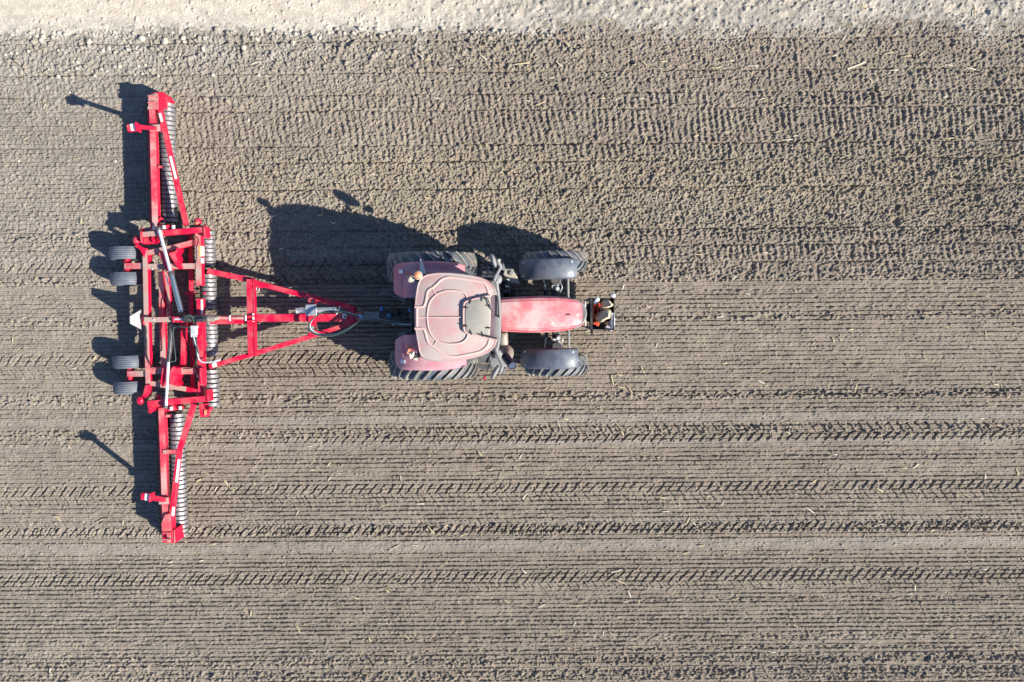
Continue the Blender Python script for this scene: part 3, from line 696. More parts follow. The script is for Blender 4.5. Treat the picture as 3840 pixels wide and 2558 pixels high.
# rear warning plate standing edge-on beside the beacon
mb = MB(); a = q('a1', 400, 182, 2.55); b = q('a1', 424, 330, 2.55)
mb.hexa([a + Vector((-.01, 0, -.18)), a + Vector((.01, 0, -.18)), b + Vector((.06, 0, -.18)), b + Vector((-.06, 0, -.18))], [a + Vector((-.01, 0, .02)), a + Vector((.012, 0, .02)), b + Vector((.05, 0, .08)), b + Vector((-.05, 0, .08))])
mb.build('rear_lamp_bracket', M['alu'], tractor, bevel=.01)

# left side: steps, tank, mirror
c0 = q('a2', 1885, 520, .7); 
mb = MB()
for k, (z, yy) in enumerate(((.55, 352), (.8, 415), (1.05, 480), (1.3, 545))):
    mb.tube(spline([q('a2', 1900 + 6 * k, yy + 16, z), q('a2', 1960, yy - 8, z), q('a2', 2050, yy, z), q('a2', 2115, yy + 38, z)], 4), .016, 6)
    mb.hexa([q('a2', 1915, yy + 8, z - .02), q('a2', 2105, yy + 20, z - .02), q('a2', 2100, yy + 50, z - .02), q('a2', 1910, yy + 36, z - .02)], [q('a2', 1915, yy + 8, z - .005), q('a2', 2105, yy + 20, z - .005), q('a2', 2100, yy + 50, z - .005), q('a2', 1910, yy + 36, z - .005)])
for xx in (1900, 2005, 2118):
    mb.tube([q('a2', xx - 6, 350, .5), q('a2', xx, 450, 1.0), q('a2', xx + 6, 570, 1.42)], .018, 6)
mb.build('access_steps', M['navy'], tractor)
mb = MB(); zt = 1.08
top = [q('a4', x, y, zt) for x, y in ((470, 372), (622, 368), (718, 615), (560, 592), (440, 470))]
mb.prism([(p.x, p.y) for p in top], [(.02, .55), (0, .6), (0, zt - .02), (.02, zt)])
mb.build('fuel_tank', M['tank'], tractor, smooth=30)
mb = MB(); disc(mb, q('a4', 578, 440, zt), .055, .05); mb.build('tank_cap', M['grey'], tractor)
mb = MB(); top = [q('a4', x, y, 1.2) for x, y in ((415, 525), (545, 510), (565, 760), (430, 770))]
mb.prism([(p.x, p.y) for p in top], [(.0, .6), (0, 1.15), (.03, 1.2)]); bb = mb.build('battery_box', M['navy'], tractor)
mb = MB(); mb.box(q('a4', 510, 625, 1.24), (.10, .11, .07)); mb.box(q('a4', 520, 545, 1.24), (.07, .05, .06)); mb.build('valve_block', M['alu'], bb, bevel=.01)
mb = MB()
for k in range(4):
    mb.tube(spline([q('a4', 440 + 28 * k, 500, 1.15), q('a4', 450 + 25 * k, 560, 1.28), q('a4', 445 + 30 * k, 640, 1.26), q('a4', 460 + 22 * k, 740, 1.1), q('a4', 470 + 20 * k, 810, 1.0)], 4), .016, 6)
mb.build('hydraulic_hoses', M['hose'], tractor)
mb = MB(); mb.hexa([q('a4', 560, 690, .7), q('a4', 640, 690, .7), q('a4', 660, 810, .7), q('a4', 560, 810, .7)], [q('a4', 560, 690, .9), q('a4', 640, 690, .9), q('a4', 660, 810, .9), q('a4', 560, 810, .9)]); mb.build('toolbox', M['black'], tractor, bevel=.02)
def mirror(head, tip, arm, lamp, tilt, ball_at):
    a, b = head
    mb = MB(); d = (b - a); L_ = d.length; d.normalize(); mid = (a + b) / 2
    rot = Matrix((d, Vector((0, 0, 1)).cross(d).normalized(), Vector((0, 0, 1)))).transposed()
    mb.ball(mid, 1, (L_ / 2 * 1.1, .06, .27), 16, rot)
    mh = mb.build('mirror', M['grey'], tractor, smooth=60)
    mb = MB(); mb.tube(spline(arm, 5), .034, 8); mb.build('mirror_arm', M['grey'], tractor)
    lampy(lamp, (1, tilt * .2, -.1), .085, tractor, 'front_work_lamp', 'grey')
    mb = MB(); mb.ball(ball_at, .10, (.9, 1.05, .8)); mb.build('lamp_housing', M['grey'], tractor)
mirror((q('a4', 258, 140, 2.86), q('a4', 332, 345, 2.86)), None, [q('a4', 300, 250, 2.9), q('a4', 352, 236, 2.95), q('a4', 385, 290, 2.97), q('a4', 408, 340, 2.95), q('a4', 375, 410, 2.92), q('a4', 335, 480, 2.9), q('a4', 305, 560, 2.9)], q('a4', 455, 335, 2.6), 1, q('a4', 365, 535, 2.75))
mirror((q('a3', 1962, 920, 2.86), q('a3', 1846, 1132, 2.86)), None, [q('a3', 1915, 640, 2.92), q('a3', 1945, 740, 2.92), q('a3', 1985, 840, 2.94), q('a3', 2022, 920, 2.96), q('a3', 2005, 985, 2.96), q('a3', 1980, 1030, 2.9), q('a3', 1935, 1010, 2.88)], q('a3', 2055, 1005, 2.7), -1, q('a3', 1945, 735, 2.75))
mb = MB(); mb.box(q('a4', 388, 240, 2.98), (.06, .05, .08), R(30)); mb.build('marker_lamp', M['lamp'], tractor)

# right side: air box, exhaust elbow and pipe, lamps, aerial
mb = MB()
top = [q('a3', x, y, 1.75) for x, y in ((1968, 372), (2090, 375), (2112, 420), (2115, 600), (2060, 625), (1955, 585))]
mb.prism([(p.x, p.y) for p in top], [(.03, 1.2), (0, 1.28), (0, 1.68), (.03, 1.74), (.06, 1.76)]); mb.build('air_filter_box', M['exhaust'], tractor, smooth=40)
mb = MB(); mb.tube(spline([q('a3', 1990, 590, 1.55), q('a3', 2055, 640, 1.66), q('a3', 2120, 690, 1.75), q('a3', 2110, 770, 1.85), q('a3', 2085, 800, 1.9)], 5), .115, 16); ex = mb.build('exhaust_elbow', M['exhaust'], tractor)
mb = MB(); mb.tube([q('a3', 2075, 770, 1.92), q('a3', 2130, 850, 2.12), q('a3', 2190, 928, 2.3)], [.095, .092, .09], 16, caps=False); mb.tube([q('a3', 2185, 921, 2.28), q('a3', 2130, 850, 2.11)], .08, 16); mb.build('exhaust_pipe', M['pipe'], ex)
mb = MB(); c = q('a3', 1960, 820, 1.0)
mb.lathe([(-.4, .001), (-.4, .22), (.05, .24), (.08, .2), (.09, .001)], c, 'Z', 20); mb.build('air_reservoir', M['grey'], tractor)
mb = MB(); c = q('a3', 1745, 830, 1.0)
for k in range(5): mb.tube([c + Vector((.2 * math.cos(t), .13 * math.sin(t) - .025 * k, -.06 * k)) for t in np.linspace(math.pi, 2 * math.pi, 9)], .02, 6)
mb.tube([c + Vector((-.2, 0, .05)), c + Vector((-.2, -.1, -.5))], .02, 6); mb.tube([c + Vector((.2, 0, .05)), c + Vector((.2, -.1, -.5))], .02, 6)
mb.hexa([c + Vector((-.19, -.06, -.3)), c + Vector((.19, -.06, -.3)), c + Vector((.19, .2, -.3)), c + Vector((-.19, .2, -.3))], [c + Vector((-.19, -.06, -.02)), c + Vector((.19, -.06, -.02)), c + Vector((.19, .2, .1)), c + Vector((-.19, .2, .1))])
mb.build('access_steps', M['darkgrey'], tractor)
mb = MB(); mb.tube([q('a3', 1855, 800, 1.6), q('a3', 1790, 960, 1.95), q('a3', 1735, 1105, 2.3)], .007, 6); ae = mb.build('aerial', M['black'], tractor)
mb = MB(); mb.tube([q('a3', 1735, 1105, 2.3), q('a3', 1722, 1140, 2.38)], .022, 8); mb.build('aerial_tip', M['red'], ae)
mb = MB()
for k in range(6):
    mb.tube(spline([q('a3', 1850 + 14 * k, 650, 1.5), q('a3', 1840 + 12 * k, 720 + 10 * k, 1.55), q('a3', 1860 + 16 * k, 790, 1.3)], 4), .018, 6)
mb.build('wiring', M['black'], tractor)

# rear linkage
for pts in (((38, 514), (110, 522), (200, 548), (260, 580), (345, 606)), ((52, 970), (120, 955), (200, 925), (270, 890), (345, 862))):
    mb = MB(); g = [q('a1', x, y, z) for (x, y), z in zip(pts, (.75, .78, .82, .86, .9))]
    mb.tube(g, [.045, .04, .05, .055, .05], 10); mb.ball(g[0], .065, (1, .7, .7)); la = mb.build('lower_link_arm', M['darkgrey'], tractor)
    mb = MB(); a = (g[2] + g[3]) / 2; mb.box(a + Vector((0, 0, .04)), (.16, .12, .06), R(-20 if pts[0][1] < 700 else 25)); mb.build('link_lock', M['grey'], la)
mb = MB(); mb.beam(q('D', 1790, 645, .52), q('D', 2340, 652, .52), .18, .06); mb.build('drawbar', M['grey'], tractor, bevel=.01)
mb = MB()
mb.hexa([q('D', 1955, 590, .55), q('D', 2330, 590, .55), q('D', 2330, 735, .55), q('D', 1955, 735, .55)], [q('D', 1975, 600, .62), q('D', 2330, 590, .9), q('D', 2330, 735, .9), q('D', 1975, 725, .62)])
mb.hexa([q('D', 2140, 560, .8), q('D', 2180, 610, .8), q('D', 2180, 640, .8), q('D', 2130, 640, .8)], [q('D', 2145, 560, .95), q('D', 2160, 610, .95), q('D', 2160, 640, .95), q('D', 2140, 640, .95)])
for x, y in ((1975, 575), (2040, 592), (2085, 640), (2200, 690), (2245, 620), (2270, 660)): mb.tube([q('D', x, y, .6), q('D', x, y, .82)], .04, 8)
mb.build('hitch_frame', M['black'], tractor, bevel=.012)
for x, y in ((2295, 565), (2290, 585), (1985, 572), (2065, 640)):
    mb = MB(); mb.ball(q('D', x, y, 1.0), .045); mb.build('coupling_cap', M['blue'], tractor)
mb = MB()
mb.tube(spline([q('D', x, y, z) for x, y, z in ((2030, 615, .75), (2090, 575, .85), (2160, 545, .95), (2250, 560, 1.05), (2330, 580, 1.15))], 5), .012, 6)
for k in range(5):
    mb.tube(spline([q('D', 2160 + 15 * k, 720 - 10 * k, .85), q('D', 2220, 690 - 15 * k, .98), q('D', 2290 + 8 * k, 640 + 14 * k, 1.05), q('D', 2345, 660 + 10 * k, 1.2)], 5), .013, 6)
mb.build('rear_hoses', M['hose'], tractor)

# tray on the front weight bracket
TZ = 1.02
t00 = q('a6', 385, 412, TZ); t10 = q('a6', 1026, 412, TZ); t11 = q('a6', 1026, 1276, TZ); t01 = q('a6', 385, 1258, TZ)
FZ = .66
mb = MB()
def wall(a, b, th):
    d = (b - a).normalized(); n_ = Vector((-d.y, d.x, 0)) * th
    mb.hexa([Vector((p.x, p.y, FZ - .02)) for p in (a, b, b + n_, a + n_)], [Vector((p.x, p.y, TZ)) for p in (a, b, b + n_, a + n_)])
wall(t01, t00, -.05); wall(t00, t10, -.012); wall(t10, t11, -.012); wall(t11, t01, -.012)
fl = [Vector((p.x, p.y, 0)) for p in (t00, t10, t11, t01)]
mb.hexa([Vector((p.x, p.y, FZ - .04)) for p in fl], [Vector((p.x, p.y, FZ - .021)) for p in fl])
tray = mb.build('front_tray', M['black'], tractor)
mb = MB(); mb.tube([q('a6', 225, 510, .85), q('a6', 300, 470, .88), q('a6', 400, 425, .9)], .03, 8); mb.tube([q('a6', 225, 1165, .85), q('a6', 300, 1205, .88), q('a6', 400, 1245, .9)], .03, 8); mb.build('tray_bracket', M['grey'], tractor)
mb = MB(); mb.hexa([T(3.2, -.2, .6), T(3.70, -.2, .6), T(3.70, .2, .6), T(3.2, .2, .6)], [T(3.2, -.2, .9), T(3.70, -.2, .8), T(3.70, .2, .8), T(3.2, .2, .9)]); mb.build('weight_bracket', M['black'], tractor, bevel=.02)

# things lying in the tray
def rock(name, outline, z0, z1, label):
    o = [q('a6', x, y, (z0 + z1) / 2) for x, y in outline]
    c = sum(o, Vector()) / len(o)
    mb = MB(); rings = []
    n = 26
    rad = []
    for k in range(n):
        a = 2 * math.pi * k / n; best = 0
        for i in range(len(o)):
            p, p2 = o[i] - c, o[(i + 1) % len(o)] - c
            d = Vector((math.cos(a), math.sin(a))); e = p2 - p; den = d.x * e.y - d.y * e.x
            if abs(den) < 1e-9: continue
            t = (p.x * e.y - p.y * e.x) / den; u = (p.x * d.y - p.y * d.x) / den
            if t > 0 and -1e-6 <= u <= 1 + 1e-6: best = max(best, t)
        rad.append(best)
    for i in range(1, 10):
        ph_ = -math.pi / 2 + math.pi * i / 10; rr = math.cos(ph_) ** .55; zz = (z0 + z1) / 2 + (z1 - z0) / 2 * math.sin(ph_)
        rings.append(mb._ring([Vector((c.x + math.cos(2 * math.pi * k / n) * rad[k] * rr * random.uniform(.96, 1.03), c.y + math.sin(2 * math.pi * k / n) * rad[k] * rr * random.uniform(.96, 1.03), zz + random.uniform(-.012, .012))) for k in range(n)]))
        if i > 4:   # a ridge with a steep back, as split field rock breaks
            for v in rings[-1]:
                sd = (v.co.x - c.x) * SV.x + (v.co.y - c.y) * SV.y
                v.co.z -= max(0, .02 - sd) * 1.15
    mb._skin(rings)
    ob = mb.build(name, M['rock'], None, origin=(c.x, c.y, z0), smooth=50); return tag(ob, label, 'rock')
rock('field_rock', [(610, 700), (640, 520), (700, 440), (800, 418), (880, 445), (940, 530), (1008, 580), (1000, 625), (900, 665), (830, 690), (740, 700), (640, 740)], FZ + .02, 1.14, 'flat tan rock at the back left of the black front tray')
rock('field_rock', [(490, 940), (540, 860), (660, 750), (760, 690), (850, 700), (920, 720), (945, 760), (915, 860), (900, 960), (790, 990), (720, 1050), (640, 1080), (560, 1060)], FZ + .08, 1.19, 'large tan rock lying across the middle of the front tray')
rock('field_rock', [(750, 1040), (850, 1020), (895, 1090), (880, 1165), (800, 1150), (760, 1110)], FZ, .88, 'small brown stone below the large rock in the front tray')
def twine(cx, cy, rx, ry, z, n, label, seed, fan=False):
    rd = random.Random(seed); mb = MB()
    for i in range(n):
        if fan:
            a = rd.uniform(-2.8, .6); p0 = q('a6', cx + rd.uniform(-15, 15), cy + rd.uniform(-10, 10), z + .05)
            L1 = rd.uniform(.5, 1)
            g = [p0, q('a6', cx + rx * .5 * L1 * math.cos(a), cy + ry * .5 * L1 * math.sin(a), z + .10), q('a6', cx + rx * L1 * math.cos(a), cy + ry * L1 * math.sin(a), z + rd.uniform(-.05, .06))]
        else:
            g = []; a = rd.uniform(0, 6.28); r0 = rd.uniform(.55, 1)
            for k in range(7):
                t = a + k * rd.uniform(.7, 1.0); g.append(q('a6', cx + rx * r0 * math.cos(t) * rd.uniform(.75, 1.05), cy + ry * r0 * math.sin(t) * rd.uniform(.8, 1.05), z + rd.uniform(-.06, .1)))
        mb.tube(spline(g, 4), .007, 5)
    c = q('a6', cx, cy, z - .1)
    return tag(mb.build('twine_bundle', M['twine'], None, origin=c), label, 'twine')
twine(520, 760, 85, 250, .84, 46, 'long tangle of orange baler twine beside the rocks in the tray', 1)
twine(520, 1120, 120, 110, .86, 60, 'small splayed bunch of bright orange twine in the tray corner', 2, True)
twine(625, 590, 25, 60, .98, 14, 'short orange twine hank squeezed beside the upper rock', 3)
def bag(pts, z, r, name, m, label, cat):
    mb = MB(); rd = random.Random(len(label)); g = [q('a6', x, y, z + rd.uniform(-.02, .03)) for x, y in pts]
    g = spline(g, 4); mb.tube(g, [r * (.35 if i in (0, len(g) - 1) else rd.uniform(.8, 1.15)) for i in range(len(g))], 10)
    return tag(mb.build(name, M[m], None, origin=g[0], smooth=60), label, cat)
bag([(590, 425), (545, 470), (520, 545)], .96, .055, 'plastic_bag', 'bag', 'white crumpled bag in the upper left corner of the tray', 'bag')
bag([(975, 790), (985, 900), (985, 1010), (985, 1120), (975, 1250)], .94, .048, 'plastic_sack', 'bag', 'long white plastic sack along the front wall of the tray', 'sack')
bag([(805, 1225), (850, 1180), (900, 1215), (985, 1262)], .90, .045, 'plastic_bag', 'bag', 'folded white bag in the lower right corner of the tray', 'bag')
bag([(905, 1000), (935, 1090), (935, 1200)], .84, .04, 'plastic_bag', 'bagblue', 'blue plastic wrapper beside the long white sack in the tray', 'wrapper')
bag([(965, 350), (995, 345), (1010, 385)], .96, .05, 'plastic_bag', 'bag', 'white knotted bag hanging outside the far corner of the tray', 'bag')

# ================================================================== SOIL ROLLER
HI = Vector((math.cos(R(1.7)), math.sin(R(1.7)), 0)); LI = Vector((-HI.y, HI.x, 0)); RI = Matrix.Rotation(R(1.7), 3, 'Z')
rc = P(650, 1195, 0)
roller = empty('soil_roller', rc, 'wide red folding soil roller with steel ring gangs towed behind the tractor', 'soil roller')
ZT = .80
def part(mb, name, m, parent=None, bevel=.006, **k): return mb.build(name, M[m], parent or roller, bevel=bevel, **k)
def bq(zone, x0, y0, x1, y1, w, hgt, name, m, z=ZT, z1=None, parent=None, **k):
    mb = MB(); mb.beam(q(zone, x0, y0, z), q(zone, x1, y1, z if z1 is None else z1), w, hgt); return part(mb, name, m, parent, **k)

# ring gangs
def ring_mesh():
    mb = MB(); n = 48; rings = []
    for t, r, tooth in ((-.044, .14, 0), (-.044, .170, 0), (-.036, .176, 0), (.022, .176, 0), (.028, .190, 1), (.039, .190, 1), (.044, .172, 0), (.044, .14, 0)):
        ring = []
        for k in range(n):
            a = 2 * math.pi * k / n; rr = r - (.012 if tooth and (k // 2) % 2 else 0)
            ring.append(Vector((rr * math.cos(a), t, rr * math.sin(a))))
        rings.append(mb._ring(ring))
    mb._skin(rings, True, True)
    bmesh.ops.recalc_face_normals(mb.bm, faces=mb.bm.faces)
    me = bpy.data.meshes.new('roller_ring'); mb.bm.to_mesh(me); mb.bm.free(); me.materials.append(M['steel'])
    me.polygons.foreach_set('use_smooth', [True] * len(me.polygons)); me.set_sharp_from_angle(angle=R(35)); return me
RM = ring_mesh(); ZAX = .17
def gang(a, b, back=0.0, rings=True, name='roller_gang'):
    a = P(*a, ZAX) - HI * back; b = P(*b, ZAX) - HI * back
    n = max(2, round((b - a).length / .1066)); d = (a - b).normalized(); rot = Matrix.Rotation(math.atan2(d.y, d.x) - math.pi / 2, 3, 'Z')
    mb = MB(); mb.tube([b - d * .03, a + d * .03], .05, 12)
    mb.lathe([(-.012, .001), (-.012, .10), (.012, .10), (.012, .001)], a + d * .02, 'Y', 20, rot); mb.lathe([(-.012, .001), (-.012, .10), (.012, .10), (.012, .001)], b - d * .02, 'Y', 20, rot)
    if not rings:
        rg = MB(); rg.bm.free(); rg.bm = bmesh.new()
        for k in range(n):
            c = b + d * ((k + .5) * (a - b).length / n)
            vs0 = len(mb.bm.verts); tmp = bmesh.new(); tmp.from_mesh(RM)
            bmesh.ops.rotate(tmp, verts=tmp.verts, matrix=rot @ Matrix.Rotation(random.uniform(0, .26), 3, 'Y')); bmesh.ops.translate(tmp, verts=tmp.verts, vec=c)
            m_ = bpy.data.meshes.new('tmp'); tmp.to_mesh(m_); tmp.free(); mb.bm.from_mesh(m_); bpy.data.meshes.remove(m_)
        me_ = mb.build(name, M['shade_iron'], roller, smooth=35); me_.data.materials.clear(); me_.data.materials.append(M['shade_iron']); return me_
    g = mb.build(name, M['black'], roller, smooth=35, origin=(a + b) / 2)
    for k in range(n):
        o = bpy.data.objects.new('roller_ring', RM); COL.objects.link(o); o.parent = g
        o.location = b + d * ((k + .5) * (a - b).length / n) - (a + b) / 2 + Vector((0, 0, random.uniform(-.004, .004)))
        o.rotation_euler = (rot @ Matrix.Rotation(random.uniform(0, 6.28), 3, 'Y')).to_euler()
    return g
gang((626.5, 372), (639, 835))
gang((777.5, 868), (781, 998)); gang((782, 1028), (785.5, 1160)); gang((787, 1206), (790, 1334)); gang((791, 1384), (795.5, 1524))
gang((663, 1548), (677.5, 2012))
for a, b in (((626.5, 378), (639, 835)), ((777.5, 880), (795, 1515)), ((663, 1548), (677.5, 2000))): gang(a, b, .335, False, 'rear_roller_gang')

# scraper combs hung left of the wing beams
for zone, x0, y0, x1, y1 in (('A', 830, 330, 858, 1510), ('E', 772, 150, 806, 1230)):
    a, b = q(zone, x0, y0, .50), q(zone, x1, y1, .50); d = (b - a).normalized(); sd = Vector((-d.y, d.x, 0)) * (1 if d.y > 0 else -1)
    mb = MB(); mb.beam(a, b, .05, .10); n = int((b - a).length / .1066)
    for k in range(n + 1):
        p = a + d * (k * .1066); mb.hexa([p + sd * .02 - d * .03 + Vector((0, 0, -.09)), p + sd * .02 + d * .03 + Vector((0, 0, -.09)), p + sd * .085 + d * .022 + Vector((0, 0, -.13)), p + sd * .085 - d * .022 + Vector((0, 0, -.13))], [p + sd * .02 - d * .03 + Vector((0, 0, -.07)), p + sd * .02 + d * .03 + Vector((0, 0, -.07)), p + sd * .085 + d * .022 + Vector((0, 0, -.11)), p + sd * .085 - d * .022 + Vector((0, 0, -.11))])
    part(mb, 'scraper_comb', 'red', bevel=0)
# wing frames
for i in range(2):
    if i == 0:
        wb = bq('A', 860, 250, 893, 1528, .14, .16, 'wing_beam', 'wing_red')
        bq('A', 936, 345, 1190, 1478, .10, .10, 'brace', 'red', z=.84, z1=.82)
        mb = MB()
        for (x0, y0, x1, y1) in ((938, 378, 960, 460), (1041, 800, 1097, 1020)): mb.beam(q('A', x0, y0, .846), q('A', x1, y1, .844), .055, .01)
        part(mb, 'reflective_strip', 'white', bevel=0)
        # end block, clamps and end plate
        mb = MB(); a = [q('A', x, y, .86) for x, y in ((822, 195), (905, 178), (925, 200), (925, 330), (905, 345), (822, 330))]; mb.prism([(p.x, p.y) for p in a], [(0, .6), (0, .85), (.01, .86)]); part(mb, 'end_block', 'red_dusty')
        for y in (207, 270):
            mb = MB(); mb.tube(spline([q('A', 822, y + 2, .88), q('A', 870, y, .885), q('A', 915, y + 2, .88), q('A', 925, y + 28, .86)], 3), .018, 8); part(mb, 'clamp_bolt', 'red_dusty', bevel=0)
        mb = MB(); a = [q('A', x, y, .62) for x, y in ((850, 170), (965, 165), (1000, 205), (1005, 232), (962, 245), (960, 310), (930, 312), (925, 240), (850, 240))]; mb.prism([(p.x, p.y) for p in a], [(0, .15), (0, .60), (.015, .62)]); part(mb, 'end_plate', 'red')
        bq('A', 818, 325, 925, 325, .08, .06, 'clamp_plate', 'red_dusty', z=.87)
        mb = MB(); mb.box(q('A', 945, 905, .8), (.07, .05, .08)); part(mb, 'bracket', 'red_dusty'); mb = MB(); mb.box(q('A', 955, 1412, .8), (.06, .05, .08)); part(mb, 'bracket', 'red')
        # post with reflector
        b0 = q('A', 905, 530, .80); tip = q('A', 722, 512, 1.86)
        pst = MB(); pst.tube([b0, b0 + (tip - b0) * .5, tip], .062, 4); po = part(pst, 'marker_post', 'red', bevel=.004)
        mb = MB(); mb.box((b0 + Vector((0, 0, .05))), (.25, .16, .06), R(2)); mb.build('clamp', M['red_dusty'], po, bevel=.008)
        hd = tip + Vector((-.02, 0, -.06))
        mb = MB(); mb.box(hd, (.04, .19, .22), R(8)); mb.box(hd + Vector((-.12, -.005, -.02)), (.22, .15, .12), R(8)); mb.build('warning_lamp', M['red'], po, bevel=.01)
        mb = MB(); mb.box(hd + Vector((-.09, -.005, .047)), (.10, .148, .012), R(8)); mb.build('reflector', M['white'], po)
    else:
        wb = bq('E', 795, 130, 836, 1240, .14, .16, 'wing_beam', 'wing_red')
        bq('E', 1108, 95, 968, 545, .11, .10, 'brace', 'red', z=.84); bq('E', 968, 540, 888, 1235, .11, .10, 'brace', 'red', z=.838)
        mb = MB()
        for (x0, y0, x1, y1) in ((970, 635, 945, 860), (918, 1100, 908, 1190)): mb.beam(q('E', x0, y0, .848), q('E', x1, y1, .848), .06, .012)
        part(mb, 'reflective_strip', 'white', bevel=0)
        bq('E', 810, 563, 970, 560, .10, .08, 'strut', 'red_dusty', z=.83)
        mb = MB(); a = [q('E', x, y, .86) for x, y in ((793, 1262), (830, 1175), (885, 1160), (895, 1260), (895, 1340), (800, 1345))]; mb.prism([(p.x, p.y) for p in a], [(0, .6), (0, .85), (.01, .86)]); part(mb, 'end_block', 'red_dusty')
        for y in (1355, 1420):
            mb = MB(); mb.tube(spline([q('E', 808, y + 2, .86), q('E', 850, y, .87), q('E', 890, y + 2, .86)], 3), .02, 8); part(mb, 'clamp_bolt', 'red_dusty', bevel=0)
        mb = MB(); a = [q('E', x, y, .78) for x, y in ((800, 1345), (895, 1338), (925, 1322), (932, 1456), (825, 1456), (805, 1440))]; mb.prism([(p.x, p.y) for p in a], [(0, .2), (0, .77), (.015, .78)]); part(mb, 'end_plate', 'red')
        bq('E', 922, 1325, 928, 1452, .03, .03, 'plate_rib', 'red_dusty', z=.80)
        bq('E', 868, 1345, 872, 1450, .10, .05, 'clamp_plate', 'red_dusty', z=.83)
        mb = MB(); a = [q('E', x, y, .5) for x, y in ((940, 1375), (985, 1395), (985, 1420), (940, 1455))]; mb.prism([(p.x, p.y) for p in a], [(0, .15), (0, .5)]); part(mb, 'bearing_plate', 'red')
        mb = MB(); mb.box(q('E', 868, 208, .8), (.09, .06, .08)); part(mb, 'bracket', 'red_dusty')
        b0 = q('E', 835, 1035, .80); tip = q('E', 700, 1008, 1.86)
        pst = MB(); pst.tube([b0, b0 + (tip - b0) * .5, tip], .062, 4); po = part(pst, 'marker_post', 'red', bevel=.004)
        mb = MB(); mb.box((b0 + Vector((0, 0, .05))), (.24, .16, .06), R(2)); mb.build('clamp', M['red_dusty'], po, bevel=.008)
        hd = tip + Vector((-.02, 0, -.06))
        mb = MB(); mb.box(hd, (.04, .19, .22), R(-6)); mb.box(hd + Vector((-.12, .005, -.02)), (.22, .15, .12), R(-4)); mb.build('warning_lamp', M['red'], po, bevel=.01)
        mb = MB(); mb.box(hd + Vector((-.08, .005, .047)), (.10, .148, .012), R(-4)); mb.build('reflector', M['white'], po)

# centre frame
bq('B', 672, 640, 690, 1568, .115, .17, 'rear_beam', 'red_thick'); bq('C', 543, 0, 570, 1055, .115, .17, 'rear_beam', 'red_dusty', z=.797)
bq('B', 1492, 335, 1508, 1200, .135, .20, 'front_beam', 'red_dusty'); bq('C', 1198, 0, 1218, 1240, .135, .20, 'front_beam', 'red', z=.797)
bq('B', 608, 415, 955, 385, .125, .16, 'hinge_beam', 'red_thick', z=.93); bq('B', 955, 385, 1565, 335, .125, .16, 'hinge_beam', 'red', z=.928)
bq('C', 562, 1290, 1305, 1225, .14, .16, 'hinge_beam', 'red', z=.93)
bq('B', 690, 700, 1080, 620, .125, .13, 'cross_beam', 'red_thick', z=.78); bq('B', 1080, 620, 1450, 525, .125, .13, 'cross_beam', 'red_dusty', z=.778)
bq('B', 700, 908, 1445, 898, .13, .15, 'cross_beam', 'red_thick', z=.785)
bq('C', 590, 885, 1165, 885, .155, .15, 'cross_beam', 'red_dusty', z=.785); bq('C', 590, 1035, 1040, 1110, .115, .13, 'cross_beam', 'red_thick', z=.78); bq('C', 1040, 1110, 1200, 1145, .115, .13, 'cross_beam', 'red', z=.778)
bq('C', 520, 258, 860, 258, .12, .14, 'cross_beam', 'red_thick', z=.90); bq('C', 860, 258, 1010, 256, .13, .14, 'cross_beam', 'red_dusty', z=.897)
bq('B', 915, 980, 940, 1560, .115, .12, 'lift_arm', 'red_dusty', z=.62); bq('C', 735, 0, 760, 860, .13, .12, 'lift_arm', 'red_dusty', z=.617)
bq('B', 1000, 985, 1050, 1560, .09, .10, 'lift_arm', 'red_dusty', z=.55); bq('C', 815, 0, 830, 240, .09, .1, 'lift_arm', 'red_dusty', z=.547)
bq('C', 1003, 290, 995, 860, .11, .12, 'lift_arm', 'red', z=.72)
bq('B', 1368, 420, 1385, 1560, .085, .08, 'gang_bar', 'red', z=.42); bq('C', 1090, 0, 1115, 1100, .085, .08, 'gang_bar', 'red', z=.417)
bq('B', 1290, 1320, 1450, 1320, .06, .06, 'gang_arm', 'red', z=.45); bq('C', 1065, 555, 1170, 555, .06, .06, 'gang_arm', 'red', z=.45)
# gusset plates
def plate(zone, pts, z0, z1, name, m='red', **k):
    a = [q(zone, x, y, z1) for x, y in pts]; mb = MB(); mb.prism([(p.x, p.y) for p in a], [(0, z0), (0, z1 - .012), (.008, z1)]); return part(mb, name, m, bevel=0, **k)
plate('B', [(1050, 690), (1140, 665), (1170, 610), (1195, 640), (1150, 720), (1225, 890), (1235, 940), (1180, 940), (1040, 710)], .6, .92, 'gusset_plate')
plate('B', [(885, 690), (930, 670), (965, 720), (975, 790), (1030, 950), (1000, 970), (925, 800), (885, 730)], .6, .92, 'gusset_plate')
plate('B', [(640, 610), (700, 625), (660, 770), (590, 640), (500, 590), (560, 560)], .65, .82, 'gusset_plate')
plate('B', [(700, 730), (745, 735), (742, 820), (705, 865)], .6, .75, 'gusset_plate')
plate('C', [(745, 850), (782, 838), (778, 1000), (740, 1080), (718, 1030)], .6, .95, 'gusset_plate'); plate('C', [(842, 880), (880, 825), (940, 850), (945, 900), (885, 1060), (835, 1045)], .6, .96, 'gusset_plate')
plate('C', [(885, 1020), (930, 1010), (965, 1060), (950, 1082), (880, 1060)], .6, .86, 'gusset_plate')
plate('C', [(535, 1060), (590, 1050), (560, 1190), (540, 1220), (500, 1200)], .6, .84, 'gusset_plate')
plate('C', [(560, 1260), (600, 1290), (720, 1320), (640, 1345), (630, 1380), (595, 1395), (570, 1340)], .6, .90, 'hinge_plate'); plate('C', [(800, 1330), (880, 1300), (975, 1325), (970, 1360), (810, 1385)], .6, .88, 'hinge_plate')
